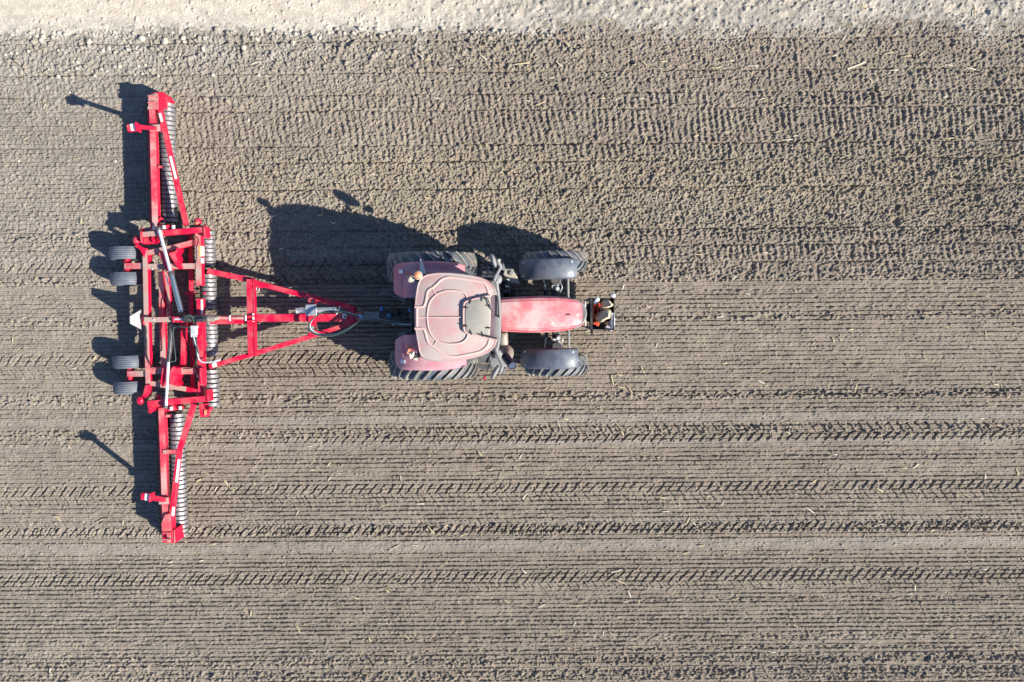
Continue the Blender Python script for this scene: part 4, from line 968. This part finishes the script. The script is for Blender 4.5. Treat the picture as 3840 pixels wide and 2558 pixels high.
plate('B', [(900, 265), (1065, 255), (1015, 345), (900, 330)], .6, .88, 'hinge_plate'); plate('B', [(640, 470), (760, 440), (800, 450), (830, 500), (790, 545), (640, 560)], .6, .88, 'hinge_plate')
plate('B', [(770, 440), (800, 450), (828, 500), (795, 545), (770, 500)], .8, .97, 'latch_plate')
# hinge caps and lugs
for zone, x, y, r in (('B', 1492, 215, .085), ('B', 545, 500, .09), ('C', 480, 1245, .095), ('C', 600, 1365, .07), ('B', 1600, 305, .06), ('B', 640, 345, .05), ('C', 705, 1205, .05), ('C', 1330, 1355, .05)):
    mb = MB(); mb.ball(q(zone, x, y, .78), r, (1, 1.1, .9)); part(mb, 'hinge_cap', 'red', bevel=0)
for zone, x0, y0, x1, y1 in (('B', 1590, 290, 1600, 460), ('C', 1295, 1120, 1305, 1260), ('C', 1215, 850, 1215, 1050), ('B', 612, 360, 620, 540)):
    mb = MB(); mb.beam(q(zone, x0, y0, .96), q(zone, x1, y1, .96), .05, .3); part(mb, 'end_lug', 'red')
mb = MB(); mb.beam(q('C', 1200, 1340, .72), q('C', 1350, 1350, .72), .09, .08); mb.beam(q('C', 1245, 1290, .718), q('C', 1262, 1450, .718), .2, .1); part(mb, 'tail_bracket', 'red')
mb = MB(); mb.box(q('C', 1275, 1395, .745), (.05, .12, .02)); part(mb, 'side_reflector', 'orange', bevel=0)
mb = MB(); mb.box(q('B', 1478, 235, .88), (.05, .05, .02)); part(mb, 'side_reflector', 'orange', bevel=0)
for zone, x, y in (('B', 968, 300), ('C', 855, 1345), ('C', 965, 1340), ('B', 1115, 295), ('B', 825, 310)):
    mb = MB(); c = q(zone, x, y, .9); mb.tube([c + Vector((0, -.04, 0)), c + Vector((0, .04, 0))], .042, 10); part(mb, 'pin', 'alu', bevel=0)
for zone, x, y in (('B', 790, 945), ('B', 900, 940), ('C', 1070, 400), ('C', 640, 258)):
    mb = MB(); disc(mb, q(zone, x, y, .795 if zone == 'B' else .91), .025); part(mb, 'bolt', 'alu', bevel=0)
bq('B', 1550, 590, 1552, 745, .055, .10, 'warning_decal', 'white', z=.806); bq('B', 1528, 585, 1532, 745, .045, .10, 'warning_decal', 'yellow', z=.8055)
bq('C', 1228, 10, 1232, 190, .05, .02, 'maker_decal', 'white', z=.806)
bq('B', 1550, 775, 1552, 855, .045, .1, 'warning_decal', 'white', z=.806)
# gang springs / scraper knobs on the front beam
for zone, x, y in (('B', 1580, 595), ('B', 1598, 1320), ('C', 1285, 560), ('C', 1265, 290)):
    mb = MB(); mb.ball(q(zone, x, y, .5), .035); part(mb, 'grease_cap', 'red', bevel=0)

# fold cylinders
mb = MB(); mb.tube([q('B', 1078, 1010, 1.02), q('C', 978, 165, .98)], .062, 14); cy = part(mb, 'fold_cylinder', 'barrel', bevel=0)
mb = MB(); mb.tube([q('B', 898, 345, 1.04), q('B', 985, 660, 1.03), q('B', 1078, 1012, 1.02)], .038, 12); mb.build('piston_rod', M['chrome'], cy)
mb = MB(); mb.ball(q('B', 890, 320, 1.03), .06); mb.lathe([(-.05, .001), (-.05, .075), (.05, .075), (.05, .001)], q('B', 1082, 1022, 1.02), 'Y', 14, Matrix.Rotation(R(15), 3, 'Z')); mb.build('rod_eye', M['blackbarrel'], cy)
mb = MB(); mb.tube([q('C', 862, 320, .95), q('C', 845, 540, .98), q('C', 822, 778, 1.0)], .055, 14); cy = part(mb, 'fold_cylinder', 'blackbarrel', bevel=0)
mb = MB(); mb.tube([q('C', 822, 775, 1.0), q('C', 808, 1050, 1.02), q('C', 792, 1320, 1.03)], .034, 12); mb.build('piston_rod', M['chrome'], cy)
mb = MB(); mb.ball(q('C', 785, 1325, 1.03), .055); mb.build('rod_eye', M['blackbarrel'], cy)
mb = MB(); mb.tube([q('C', 1005, 243, 1.0), q('C', 1305, 243, 1.0)], .085, 14); lc = part(mb, 'lift_cylinder', 'blackbarrel', bevel=0)
mb = MB(); mb.tube([q('C', 1310, 245, 1.0), q('C', 1380, 247, 1.0)], .075, 14); mb.tube([q('C', 1380, 247, 1.0), q('D', 235, 662, .97)], .05, 12); mb.build('cylinder_head', M['exhaust'], lc)
mb = MB(); mb.tube([q('C', 900, 250, .98), q('C', 1005, 250, .98)], .03, 10); mb.build('piston_rod', M['chrome'], lc)
mb = MB()
for x in (885, 930, 975): mb.beam(q('C', x, 222, 1.0), q('C', x, 292, 1.0), .06, .12)
part(mb, 'cylinder_clevis', 'red')
# hose block and hoses
mb = MB(); mb.box(q('C', 1138, 390, .98), (.13, .20, .12)); mb.box(q('C', 1140, 345, 1.0), (.16, .06, .1)); vb_ = part(mb, 'valve_block', 'alu', bevel=.012)
mb = MB()
for x in (1105, 1130, 1160): mb.tube([q('C', x, 425, .98), q('C', x, 470, .98)], .022, 8)
mb.build('hose_fitting', M['alu'], vb_)
def hose(pts, r=.016, m='hose', name='hydraulic_hose', k=6):
    mb = MB(); mb.tube(spline([q(*p) for p in pts], k), r, 8); return part(mb, name, m, bevel=0)
M['hosegreen'] = mat('green_sleeve_hose', (0.04, 0.075, 0.065), 0.2, spec=0.9)
M['hosegrey'] = mat('grey_hose', (0.5, 0.53, 0.56), 0.3, spec=0.9)
hose([('C', 1005, 255, 1.02), ('C', 1030, 220, 1.15), ('C', 1075, 205, 1.22), ('C', 1120, 235, 1.15), ('C', 1135, 310, 1.02)], m='hosegreen')
hose([('C', 1295, 245, 1.06), ('C', 1230, 245, 1.12), ('C', 1175, 270, 1.14), ('C', 1145, 325, 1.02)])
hose([('C', 1105, 352, 1.0), ('C', 1020, 345, 1.06), ('C', 930, 345, 1.06), ('C', 885, 365, 1.05), ('C', 878, 430, 1.0), ('C', 890, 560, .98), ('C', 905, 680, 1.0), ('C', 905, 760, 1.0), ('C', 855, 770, 1.0)], .014, 'hosegreen')
hose([('C', 1105, 370, 1.0), ('C', 1020, 340, 1.1), ('C', 940, 340, 1.08), ('C', 880, 380, 1.0), ('C', 840, 330, 1.0)], .014)
hose([('C', 1130, 465, .98), ('C', 1150, 540, 1.0), ('C', 1180, 620, .98), ('C', 1185, 710, .96), ('C', 1220, 770, .95), ('C', 1290, 782, .95), ('C', 1380, 770, .95), ('C', 1455, 745, .95)], .017, 'hosegrey')
hose([('C', 1155, 465, .98), ('C', 1165, 560, 1.0), ('C', 1195, 680, .97)], .015, 'hosegreen')
hose([('C', 1110, 465, .98), ('C', 1130, 560, .95), ('C', 1160, 640, .85), ('C', 1140, 830, .84), ('C', 1000, 860, .84)], .012)
mb = MB(); mb.tube([q('C', 1385, 768, .95), q('C', 1458, 744, .95)], .028, 8); part(mb, 'hose_fitting', 'alu', bevel=0)
hose([('C', 895, 20, .9), ('C', 870, 110, .92), ('C', 880, 190, .95), ('C', 905, 250, 1.0)], .011)
hose([('B', 1460, 440, .9), ('B', 1500, 500, .92), ('B', 1470, 620, .86), ('B', 1478, 750, .86), ('B', 1450, 880, .86)], .012)
hose([('C', 540, 330, .83), ('C', 550, 400, .83), ('C', 540, 520, .83), ('C', 548, 640, .83), ('C', 575, 755, .83), ('C', 620, 830, .83), ('C', 640, 860, .8)], .010, name='wiring_loom')
hose([('C', 525, 335, .83), ('C', 538, 420, .83), ('C', 558, 540, .83), ('C', 552, 700, .83), ('C', 590, 770, .83)], .009, name='wiring_loom')
hose([('B', 990, 1040, .75), ('B', 1015, 1090, .8), ('B', 1030, 1150, .78), ('B', 1060, 1200, .75)], .014, 'white')
# transport wheels
def iwheel(zone, x0, x1, y0, y1, parent):
    rad = .385; zc = rad + .01; a = q(zone, (x0 + x1) / 2, (y0 + y1) / 2, zc + .15); c = Vector((a.x, a.y, zc)); wd_ = .30
    h2 = wd_ / 2; prof = [(-h2 * .8, .205), (-h2 * 1.0, .26), (-h2 * 1.02, .31), (-h2 * .93, .355)]
    w = -.125
    tr = []
    for k in range(6):
        f = -.125 + k * .05
        tr += [(f - .019, rad - .034 * abs((f - .019) / .15) ** 2.5), (f + .019, rad - .034 * abs((f + .019) / .15) ** 2.5)]
        if k < 5: tr += [(f + .0205, rad - .014 - .034 * abs((f + .025) / .15) ** 2.5), (f + .0295, rad - .014 - .034 * abs((f + .025) / .15) ** 2.5)]
    prof = prof + tr + [(-t, r) for t, r in reversed(prof)]
    mb = MB(); mb.lathe([(-.11, .21), (-.11, .19), (-.02, .15), (-.02, .001), (.02, .001), (.02, .15), (.11, .19), (.11, .21)], c, 'Y', 28, RI); rim = mb.build('wheel_rim', M['rim'], parent)
    mb = MB(); mb.lathe(prof, c, 'Y', 56, RI); mb.build('tyre', M['iron_tyre'], rim, smooth=35)
    return c
c1 = iwheel('B', 92, 602, 597, 800, roller); c2 = iwheel('B', 107, 616, 992, 1198, roller); c3 = iwheel('C', 105, 525, 688, 862, roller); c4 = iwheel('C', 125, 522, 1008, 1168, roller)
for ca, cb in ((c1, c2), (c3, c4)):
    mb = MB(); mb.tube([ca, cb], .045, 12); mb.lathe([(-.06, .001), (-.06, .09), (.06, .09), (.06, .001)], ca - LI * .17, 'Y', 16, RI); mb.lathe([(-.06, .001), (-.06, .09), (.06, .09), (.06, .001)], cb + LI * .17, 'Y', 16, RI); part(mb, 'wheel_axle', 'red', bevel=0)
bq('B', 350, 898, 640, 896, .14, .12, 'wheel_arm', 'red_dusty', z=.70, z1=.74); bq('C', 312, 922, 545, 920, .135, .12, 'wheel_arm', 'red_dusty', z=.70, z1=.74)
for zone, x, y0, y1 in (('B', 402, 785, 985), ('C', 355, 850, 1000)):
    mb = MB(); mb.tube([q(zone, x, y0, .58), q(zone, x, y1, .58)], .055, 12); mb.tube([q(zone, x, y0, .58), q(zone, x, y0 + 60, .62)], .075, 12); part(mb, 'axle_pivot', 'red', bevel=0)
# slow-vehicle triangle
b = q('C', 498, 258, .68); tp = q('C', 400, 258, 1.2)
mb = MB(); up = Vector((-.05, 0, .49)); n_ = Vector((.012, 0, 0))
pts = [(-.225, 0.0), (-.23, .05), (-.085, .49), (.085, .49), (.23, .05), (.225, 0)]
f0 = [b + LI * a + up * (bb / .49) for a, bb in pts]
mb._skin([mb._ring(f0), mb._ring([p + n_ for p in f0])]); sg = part(mb, 'warning_triangle', 'signback', bevel=0)
mb = MB(); f1 = [b + LI * a * .78 + up * ((bb * .78 + .04) / .49) - Vector((.006, 0, 0)) for a, bb in pts]; mb._skin([mb._ring(f1), mb._ring([p - n_ * .4 for p in f1])]); mb.build('triangle_face', M['orange'], sg)
mb = MB(); mb.beam(q('C', 495, 258, .80), q('C', 525, 258, .82), .12, .1); mb.beam(q('C', 512, 205, .83), q('C', 515, 320, .83), .03, .1); part(mb, 'sign_bracket', 'red')

# drawbar frame
bq('D', 105, 160, 590, 265, .13, .12, 'drawbar_brace', 'red', z=.70); bq('D', 612, 285, 1650, 555, .12, .12, 'drawbar_brace', 'red', z=.70, z1=.68)
bq('D', 125, 1195, 560, 1065, .11, .11, 'drawbar_brace', 'red', z=.70); bq('D', 620, 1050, 1660, 728, .11, .11, 'drawbar_brace', 'red', z=.70, z1=.68)
bq('D', 612, 668, 1650, 664, .18, .16, 'drawbar_tube', 'red', z=.72, z1=.70); bq('D', 130, 690, 545, 685, .20, .14, 'drawbar_tube', 'red', z=.715)
mb = MB(); mb.tube([q('D', 140, 665, .90), q('D', 300, 668, .90), q('D', 530, 668, .88)], [.065, .05, .05], 12); part(mb, 'adjusting_link', 'red_dusty', bevel=0)
mb = MB()
for x in (350, 520): mb.tube([q('D', x, 640, .93), q('D', x, 700, .93)], .022, 8)
part(mb, 'pin', 'alu', bevel=0)
bq('D', 566, 250, 582, 1082, .17, .14, 'drawbar_crossbar', 'red', z=.80); bq('D', 1230, 448, 1233, 870, .165, .12, 'drawbar_crossbar', 'red', z=.76)
mb = MB(); mb.beam(q('D', 604, 250, .815), q('D', 620, 1080, .815), .02, .16); part(mb, 'crossbar_flange', 'red', bevel=0)
for y0, y1 in ((640, 658), (690, 706)): bq('D', 535, (y0 + y1) / 2, 612, (y0 + y1) / 2, .03, .1, 'clevis_plate', 'red', z=.88)
bq('D', 598, 618, 602, 710, .045, .02, 'safety_decal', 'white', z=.835)
plate('D', [(1620, 535), (1688, 545), (1692, 755), (1622, 735)], .45, .76, 'hitch_plate')
plate('D', [(1690, 605), (1770, 610), (1775, 690), (1692, 695)], .50, .60, 'hitch_tongue', 'red_dusty')
plate('D', [(640, 310), (700, 325), (690, 345), (640, 340)], .55, .72, 'bracket'); plate('D', [(1260, 460), (1360, 490), (1265, 490)], .55, .715, 'gusset_plate')
mb = MB(); mb.beam(q('D', 1563, 650, .745), q('D', 1605, 650, .745), .10, .012); sk = part(mb, 'warning_sticker', 'white', bevel=0)
mb = MB(); mb.beam(q('D', 1578, 655, .753), q('D', 1592, 640, .753), .02, .006); mb.beam(q('D', 1575, 662, .753), q('D', 1598, 662, .753), .015, .006); mb.build('pictogram', M['black'], sk)
bq('D', 158, 1180, 205, 1168, .10, .02, 'safety_decal', 'white', z=.712)
# jack
mb = MB(); mb.tube([q('D', 1062, 590, .78), q('D', 1080, 589, .78)], .07, 12); mb.tube([q('D', 1080, 589, .78), q('D', 1500, 577, .78)], .062, 4); jk = part(mb, 'parking_jack', 'zinc', bevel=.006)
mb = MB(); mb.beam(q('D', 1165, 585, .86), q('D', 1282, 582, .86), .26, .05); mb.build('jack_bracket', M['zinc'], jk, bevel=.008)
mb = MB(); mb.beam(q('D', 1215, 535, .77), q('D', 1240, 535, .77), .04, .02); mb.build('pin', M['black'], jk)
mb = MB(); mb.tube([q('D', 1498, 628, .9), q('D', 1538, 540, .95)], .016, 8); mb.build('jack_handle', M['alu'], jk)
# drive-shaft stub
mb = MB(); mb.tube([q('D', 607, 350, .6), q('D', 690, 365, .6)], .045, 12); mb.tube([q('D', 690, 365, .6), q('D', 755, 380, .6)], .06, 12); st = part(mb, 'document_tube', 'blackbarrel', bevel=0)
mb = MB()
for x in (640, 668): mb.tube([q('D', x, 355 + (x - 640) * .18, .6), q('D', x + 7, 357 + (x - 640) * .18, .6)], .05, 12)
mb.build('band', M['white'], st)
# hose loop over the drawbar
loop = [(2140, 722, .95), (1960, 690, 1.0), (1780, 660, 1.05), (1640, 625, 1.08), (1500, 600, 1.08), (1380, 602, 1.06), (1290, 640, 1.04), (1225, 700, 1.02), (1202, 765, 1.0), (1230, 815, .98), (1300, 848, .98), (1400, 858, 1.0), (1500, 845, 1.0), (1600, 800, 1.02), (1700, 735, 1.04), (1778, 680, 1.05)]
for dx, dy, dz, m in ((0, 0, 0, 'hose'), (-6, 5, .03, 'hosegreen'), (10, -9, -.02, 'hosegrey')):
    hose([('D', x + dx * (1 if x < 1400 else .3), y + dy * (1 if x < 1700 else .5), z + dz) for x, y, z in loop], .0145, m)
hose([('D', 1770, 685, 1.0), ('D', 1650, 750, .98), ('D', 1520, 800, .96), ('D', 1420, 832, .95), ('D', 1330, 838, .95), ('D', 1250, 815, .95), ('D', 1215, 790, .92)], .014)
hose([('D', 1760, 700, 1.0), ('D', 1640, 765, .95), ('D', 1480, 835, .93), ('D', 1380, 820, .93), ('D', 1260, 790, .9)], .013)
hose([('D', 2140, 725, .95), ('D', 2200, 710, 1.0), ('D', 2270, 705, 1.05), ('D', 2335, 712, 1.1)], .016); hose([('D', 2140, 728, .93), ('D', 2220, 735, .98), ('D', 2330, 738, 1.05)], .016, 'hosegrey')
M['clip'] = mat('pale_blue_clip', (0.25, 0.5, 0.75), 0.4)
for x in (1752, 1772):
    mb = MB(); mb.tube(spline([q('D', x - 6, 632, 1.03), q('D', x, 655, 1.11), q('D', x + 14, 682, 1.03)], 4), .012, 8); part(mb, 'hose_clip', 'clip', bevel=0)
mb = MB(); mb.tube([q('D', 2100, 738, .95), q('D', 2150, 720, .95)], .035, 8); part(mb, 'hose_coupling', 'barrel', bevel=0)
mb = MB(); disc(mb, q('D', 1228, 788, .84), .085, .05, 20); mb.tube([q('D', 1228, 788, .76), q('D', 1228, 788, .86)], .03, 8); part(mb, 'hose_hook', 'grey', bevel=0)

# ================================================================== STONES, STRAW
def straw_mesh(L_, w, kind, seed):
    rd = random.Random(seed); mb = MB(); n = 4
    bend = rd.uniform(-.05, .05) * L_
    g = [Vector((L_ * (t - .5), bend * (1 - (2 * t - 1) ** 2), .012 + .01 * math.sin(t * 3))) for t in np.linspace(0, 1, n)]
    mb.tube(g, [w * .5 * rd.uniform(.7, 1.1) for _ in g], 6, flat=.45)
    bmesh.ops.recalc_face_normals(mb.bm, faces=mb.bm.faces)
    me = bpy.data.meshes.new('straw_piece'); mb.bm.to_mesh(me); mb.bm.free(); me.materials.append(M[kind]); return me
SM = {}
def place_straw(px, py, ang, Ls):
    p = P(px, py, 0); L_ = max(.11, Ls / 155.0); kind = 'straw2' if random.random() < .45 else 'straw'
    lc_ = 'long' if L_ > .2 else 'short'
    key = (round(L_ / .06), kind, random.randrange(3))
    if key not in SM: SM[key] = straw_mesh(key[0] * .06, random.uniform(.022, .038), kind, hash(key) & 255)
    o = bpy.data.objects.new('straw_piece', SM[key]); COL.objects.link(o)
    o.location = (p.x, p.y, max(gz(p.x, p.y), gzm(p.x, p.y, .04) - .006)); o.rotation_euler = (random.uniform(-.1, .1), random.uniform(-.08, .08), R(ang))
    where = ('near the pale track' if py < 560 else 'on cloddy soil above the tractor' if py < 1045 else 'level with the tractor' if py < 1560 else 'below the tractor')
    side = ', left third' if px < 1280 else ', middle third' if px < 2560 else ', right third'
    tone = 'whitish' if kind == 'straw2' else 'yellowish'
    dirn = 'along the rows' if abs(ang) < 25 else 'askew to rows' if abs(ang) < 65 else 'across the rows'
    lab = f'{lc_} {tone} straw lying {dirn} {where}{side}'
    tag(o, lab, 'straw', 'dry straw pieces scattered over the field')
SR = {
 (2200, 1400, 1.354): [(1485, 590, -25, 45), (1135, 695, -35, 55), (1260, 411, 0, 30), (885, 45, -25, 35), (130, 35, -75, 60), (220, 85, -55, 45), (175, 70, -10, 45), (510, 750, 60, 60), (540, 755, -50, 40), (170, 1055, -25, 50), (215, 1120, -65, 40), (2020, 995, -5, 22), (1665, 1090, 90, 30), (2022, 525, 85, 28), (2185, 500, -70, 35), (1465, 1435, -85, 28), (940, 1412, -10, 40), (85, 1320, 80, 25), (400, 702, 0, 35), (385, 630, -15, 35), (2140, 115, 60, 30), (1610, 480, 0, 28), (1668, 470, 40, 35), (2005, 230, -10, 24), (1640, 1120, 10, 30), (150, 1003, 15, 50), (580, 875, 0, 45), (1150, 550, 35, 35), (690, 660, 60, 30), (1490, 765, 5, 26), (265, 1160, 70, 30), (195, 1158, 20, 18), (180, 303, -60, 28), (1020, 300, -30, 25), (1750, 795, 20, 20)],
 (2200, 640, 1.435): [(1850, 595, -80, 42), (1838, 232, 10, 40), (1122, 645, -60, 30), (330, 730, -30, 25), (405, 492, -35, 25), (1828, 765, -10, 40), (715, 787, 10, 50), (300, 1070, -60, 40), (1360, 905, -50, 35), (1325, 908, -70, 18), (1448, 1170, 75, 55), (2145, 880, -80, 45), (2265, 1215, 60, 35), (1218, 932, 50, 22), (905, 697, -40, 18), (375, 938, 70, 20), (175, 1097, -20, 35), (600, 452, 0, 45), (195, 625, 70, 30), (388, 292, 0, 18), (865, 664, -20, 20), (1420, 855, 10, 22), (2230, 745, 40, 28), (790, 578, 40, 22), (960, 442, -10, 35), (2200, 1150, 0, 18), (740, 1037, 0, 26), (950, 1078, 10, 22)],
 (2560, 0, 1.839): [(480, 458, -2, 80), (330, 423, 5, 38), (1455, 487, 5, 52), (1415, 372, 10, 80), (1640, 375, 40, 65), (1545, 390, 10, 55), (1195, 455, 22, 150), (1830, 452, -10, 60), (1985, 478, -10, 80), (130, 120, 20, 38), (1235, 50, -15, 60), (1805, 670, 20, 38), (1820, 80, 0, 60), (890, 655, -25, 25), (545, 687, 10, 40), (300, 915, -5, 38), (720, 968, 5, 70), (775, 940, 5, 30), (1970, 885, 38, 60), (1840, 957, 5, 60), (2005, 80, -85, 100), (1470, 230, 50, 40), (230, 468, 2, 80), (850, 468, 15, 40), (1040, 392, 10, 40), (440, 35, 20, 40), (90, 940, 20, 45), (330, 805, -40, 22), (1110, 262, 50, 30), (325, 335, -30, 55)],
 (1280, 0, 1.839): [(1245, 443, 8, 120), (1500, 447, -40, 65), (1550, 310, -45, 60), (1945, 500, 55, 65), (555, 400, -50, 50), (340, 425, -10, 38), (660, 677, -10, 52), (1375, 712, 22, 75), (1905, 683, 30, 40), (2095, 975, 75, 60), (2068, 683, -5, 38), (760, 475, 5, 45), (1285, 697, -15, 45), (2085, 440, -40, 65), (1065, 455, -50, 30), (2220, 430, 5, 55), (1820, 515, -45, 45), (460, 485, -35, 60), (1135, 70, -10, 40), (1830, 130, -25, 60), (2055, 185, 70, 30), (2310, 200, -60, 35), (1085, 685, 40, 45), (1450, 538, 0, 40), (1800, 683, 0, 30), (600, 415, 10, 35), (980, 400, -35, 60), (2345, 110, -35, 60), (2190, 478, -10, 24)],
 (700, 1480, 1.4547): [(1335, 735, -50, 55), (1415, 712, 20, 25), (1845, 555, 48, 45), (900, 985, -15, 35), (1095, 1070, -40, 30), (775, 380, 50, 22), (685, 410, -10, 25), (610, 1280, -55, 60), (215, 480, -50, 45), (605, 645, 65, 35), (1275, 595, 0, 45), (680, 1395, 0, 30), (2120, 1148, 0, 60), (1935, 1150, 25, 45), (2030, 165, -60, 30), (160, 515, 65, 35), (780, 458, 50, 25), (1840, 960, -45, 50), (1510, 765, 25, 45), (1140, 830, 25, 45), (80, 905, 10, 20), (350, 1195, 85, 15), (870, 960, -45, 50), (1745, 1125, -25, 50), (920, 1105, -20, 40), (1000, 1335, -60, 25), (1600, 320, -50, 35), (2115, 1250, 60, 30), (1170, 455, -75, 20), (670, 280, 5, 35), (1655, 407, 0, 25), (1200, 1320, -45, 40), (1820, 340, 60, 25), (2068, 132, -20, 15)],
 (0, 1600, 1.6367): [(365, 565, -60, 35), (345, 550, -10, 22), (740, 825, 30, 25), (1325, 385, 65, 42), (1390, 340, -60, 42), (1310, 718, 5, 40), (615, 575, 25, 50), (715, 635, 50, 35), (755, 590, 85, 20), (1220, 328, 25, 22), (1045, 830, 20, 25), (725, 1510, 30, 20), (430, 1400, -30, 22), (320, 1485, 80, 16)],
 (0, 0, 1.839): [(180, 960, 38, 32), (2240, 415, -55, 55), (1760, 440, 22, 50), (315, 735, 60, 25), (1575, 810, 5, 24), (180, 460, 45, 28), (1490, 1140, 25, 28), (1830, 605, 20, 28)],
 (900, 640, 2.615): [(878, 240, 87, 72), (1300, 40, 10, 40), (1830, 268, -20, 30), (2015, 665, -50, 25), (1290, 235, 60, 20), (915, 515, -20, 40), (795, 440, 0, 22), (410, 770, 10, 45)],
 (0, 600, 1.743): [(585, 265, 35, 38), (85, 1175, 85, 24), (245, 775, 45, 30), (490, 1360, 10, 40), (620, 1295, 50, 28), (160, 1030, 10, 20), (540, 400, 70, 22)],
}
for (ox, oy, s), lst in SR.items():
    for x, y, a, L_ in lst: place_straw(ox + x / s, oy + y / s, a, L_ / s * 0.9)
# chaff: tiny straw bits nobody could count
mb = MB(); rd = random.Random(5)
for i in range(2600):
    px = rd.uniform(-40, 3880); 
    if rd.random() < .55: py = rd.uniform(1050, 2558)
    else:
        py = rd.triangular(20, 1000, 250)
        if px < 1500 and rd.random() < .7: continue
        if px < 2100 and py < 130: continue
    p = P(px, py, 0); a = rd.gauss(0, .9); L_ = rd.choice((.03, .04, .05, .07, .10, .14)) * rd.uniform(.6, 1.2); w = rd.uniform(.006, .014)
    z = max(gz(p.x, p.y), gzm(p.x, p.y, .03) - .008) + .006; d = Vector((math.cos(a), math.sin(a), 0)); s_ = Vector((-d.y, d.x, 0)); t = rd.uniform(-.25, .25)
    lo = [Vector((p.x, p.y, z)) + d * u * L_ / 2 + s_ * v * w / 2 + Vector((0, 0, t * u * L_ / 2)) for u, v in ((-1, -1), (1, -1), (1, 1), (-1, 1))]
    mb.hexa(lo, [v + Vector((0, 0, .006)) for v in lo])
ch = mb.build('straw_chaff', M['straw'], None, smooth=0); ch['kind'] = 'stuff'; ch['label'] = 'tiny straw chaff strewn over the soil'; ch['category'] = 'chaff'
# pale stones
def stone_mesh(seed):
    rd = random.Random(seed); mb = MB(); bmesh.ops.create_icosphere(mb.bm, subdivisions=2, radius=1)
    ax = [Vector((rd.gauss(0, 1), rd.gauss(0, 1), rd.gauss(0, 1))).normalized() for _ in range(7)]
    for v in mb.bm.verts:
        n_ = v.co.normalized(); k = 1.0
        for a in ax: k = min(k, .72 / max(n_.dot(a), .01)) if n_.dot(a) > .72 else k
        v.co = n_ * k * rd.uniform(.96, 1.04); v.co.z *= .65; v.co.y *= rd.uniform(.98, 1.02) * (.75 + .2 * (seed % 2))
    me = bpy.data.meshes.new('stone'); mb.bm.to_mesh(me); mb.bm.free(); me.materials.append(M['stone']); return me
STM = [stone_mesh(i) for i in range(6)]
ST = [(290, 280, 15), (625, 295, 18), (985, 270, 20), (1140, 290, 20), (1265, 265, 16), (1270, 290, 10), (1345, 248, 9), (755, 335, 14), (715, 350, 12), (890, 350, 9), (1775, 272, 14), (2025, 295, 14), (2210, 265, 12), (2335, 295, 12), (1405, 340, 16), (1685, 335, 16), (535, 475, 10), (540, 430, 10), (660, 525, 10), (705, 480, 10), (740, 495, 9), (405, 530, 12), (830, 460, 12), (955, 455, 9), (1005, 450, 10), (1135, 440, 10), (985, 510, 8), (930, 515, 9), (1470, 520, 11), (80, 370, 10), (120, 370, 9), (205, 360, 10), (405, 350, 9), (40, 380, 9), (110, 480, 8), (150, 520, 8), (1785, 520, 9), (340, 480, 8), (945, 335, 10), (1030, 245, 9), (1095, 525, 8), (1155, 400, 8), (130, 1110, 8), (795, 1110, 8), (1715, 830, 9), (2065, 830, 9), (480, 640, 7), (610, 720, 7), (1240, 375, 8), (560, 300, 8)]
for x, y, r in ST:
    p = P(x / 1.839, y / 1.839, 0); rr = r / 1.839 / 155 * 1.35
    o = bpy.data.objects.new('stone', random.choice(STM)); COL.objects.link(o); o.scale = (rr, rr, rr); o.location = (p.x, p.y, gz(p.x, p.y) + rr * .3); o.rotation_euler = (0, 0, random.uniform(0, 6.28))
    sz = 'large' if r >= 16 else 'medium' if r >= 11 else 'small'
    wh = ('at the pale dirt track edge' if y < 300 else 'on brown soil below the pale track' if y < 560 else 'on soil beside the upper roller wing')
    hz = ' at the far left' if x < 500 else ' above the roller wing' if x < 1500 else ' right of the roller wing'
    tag(o, f'{sz} pale stone {wh}{hz}', 'stone', 'pale stones along the dirt track')
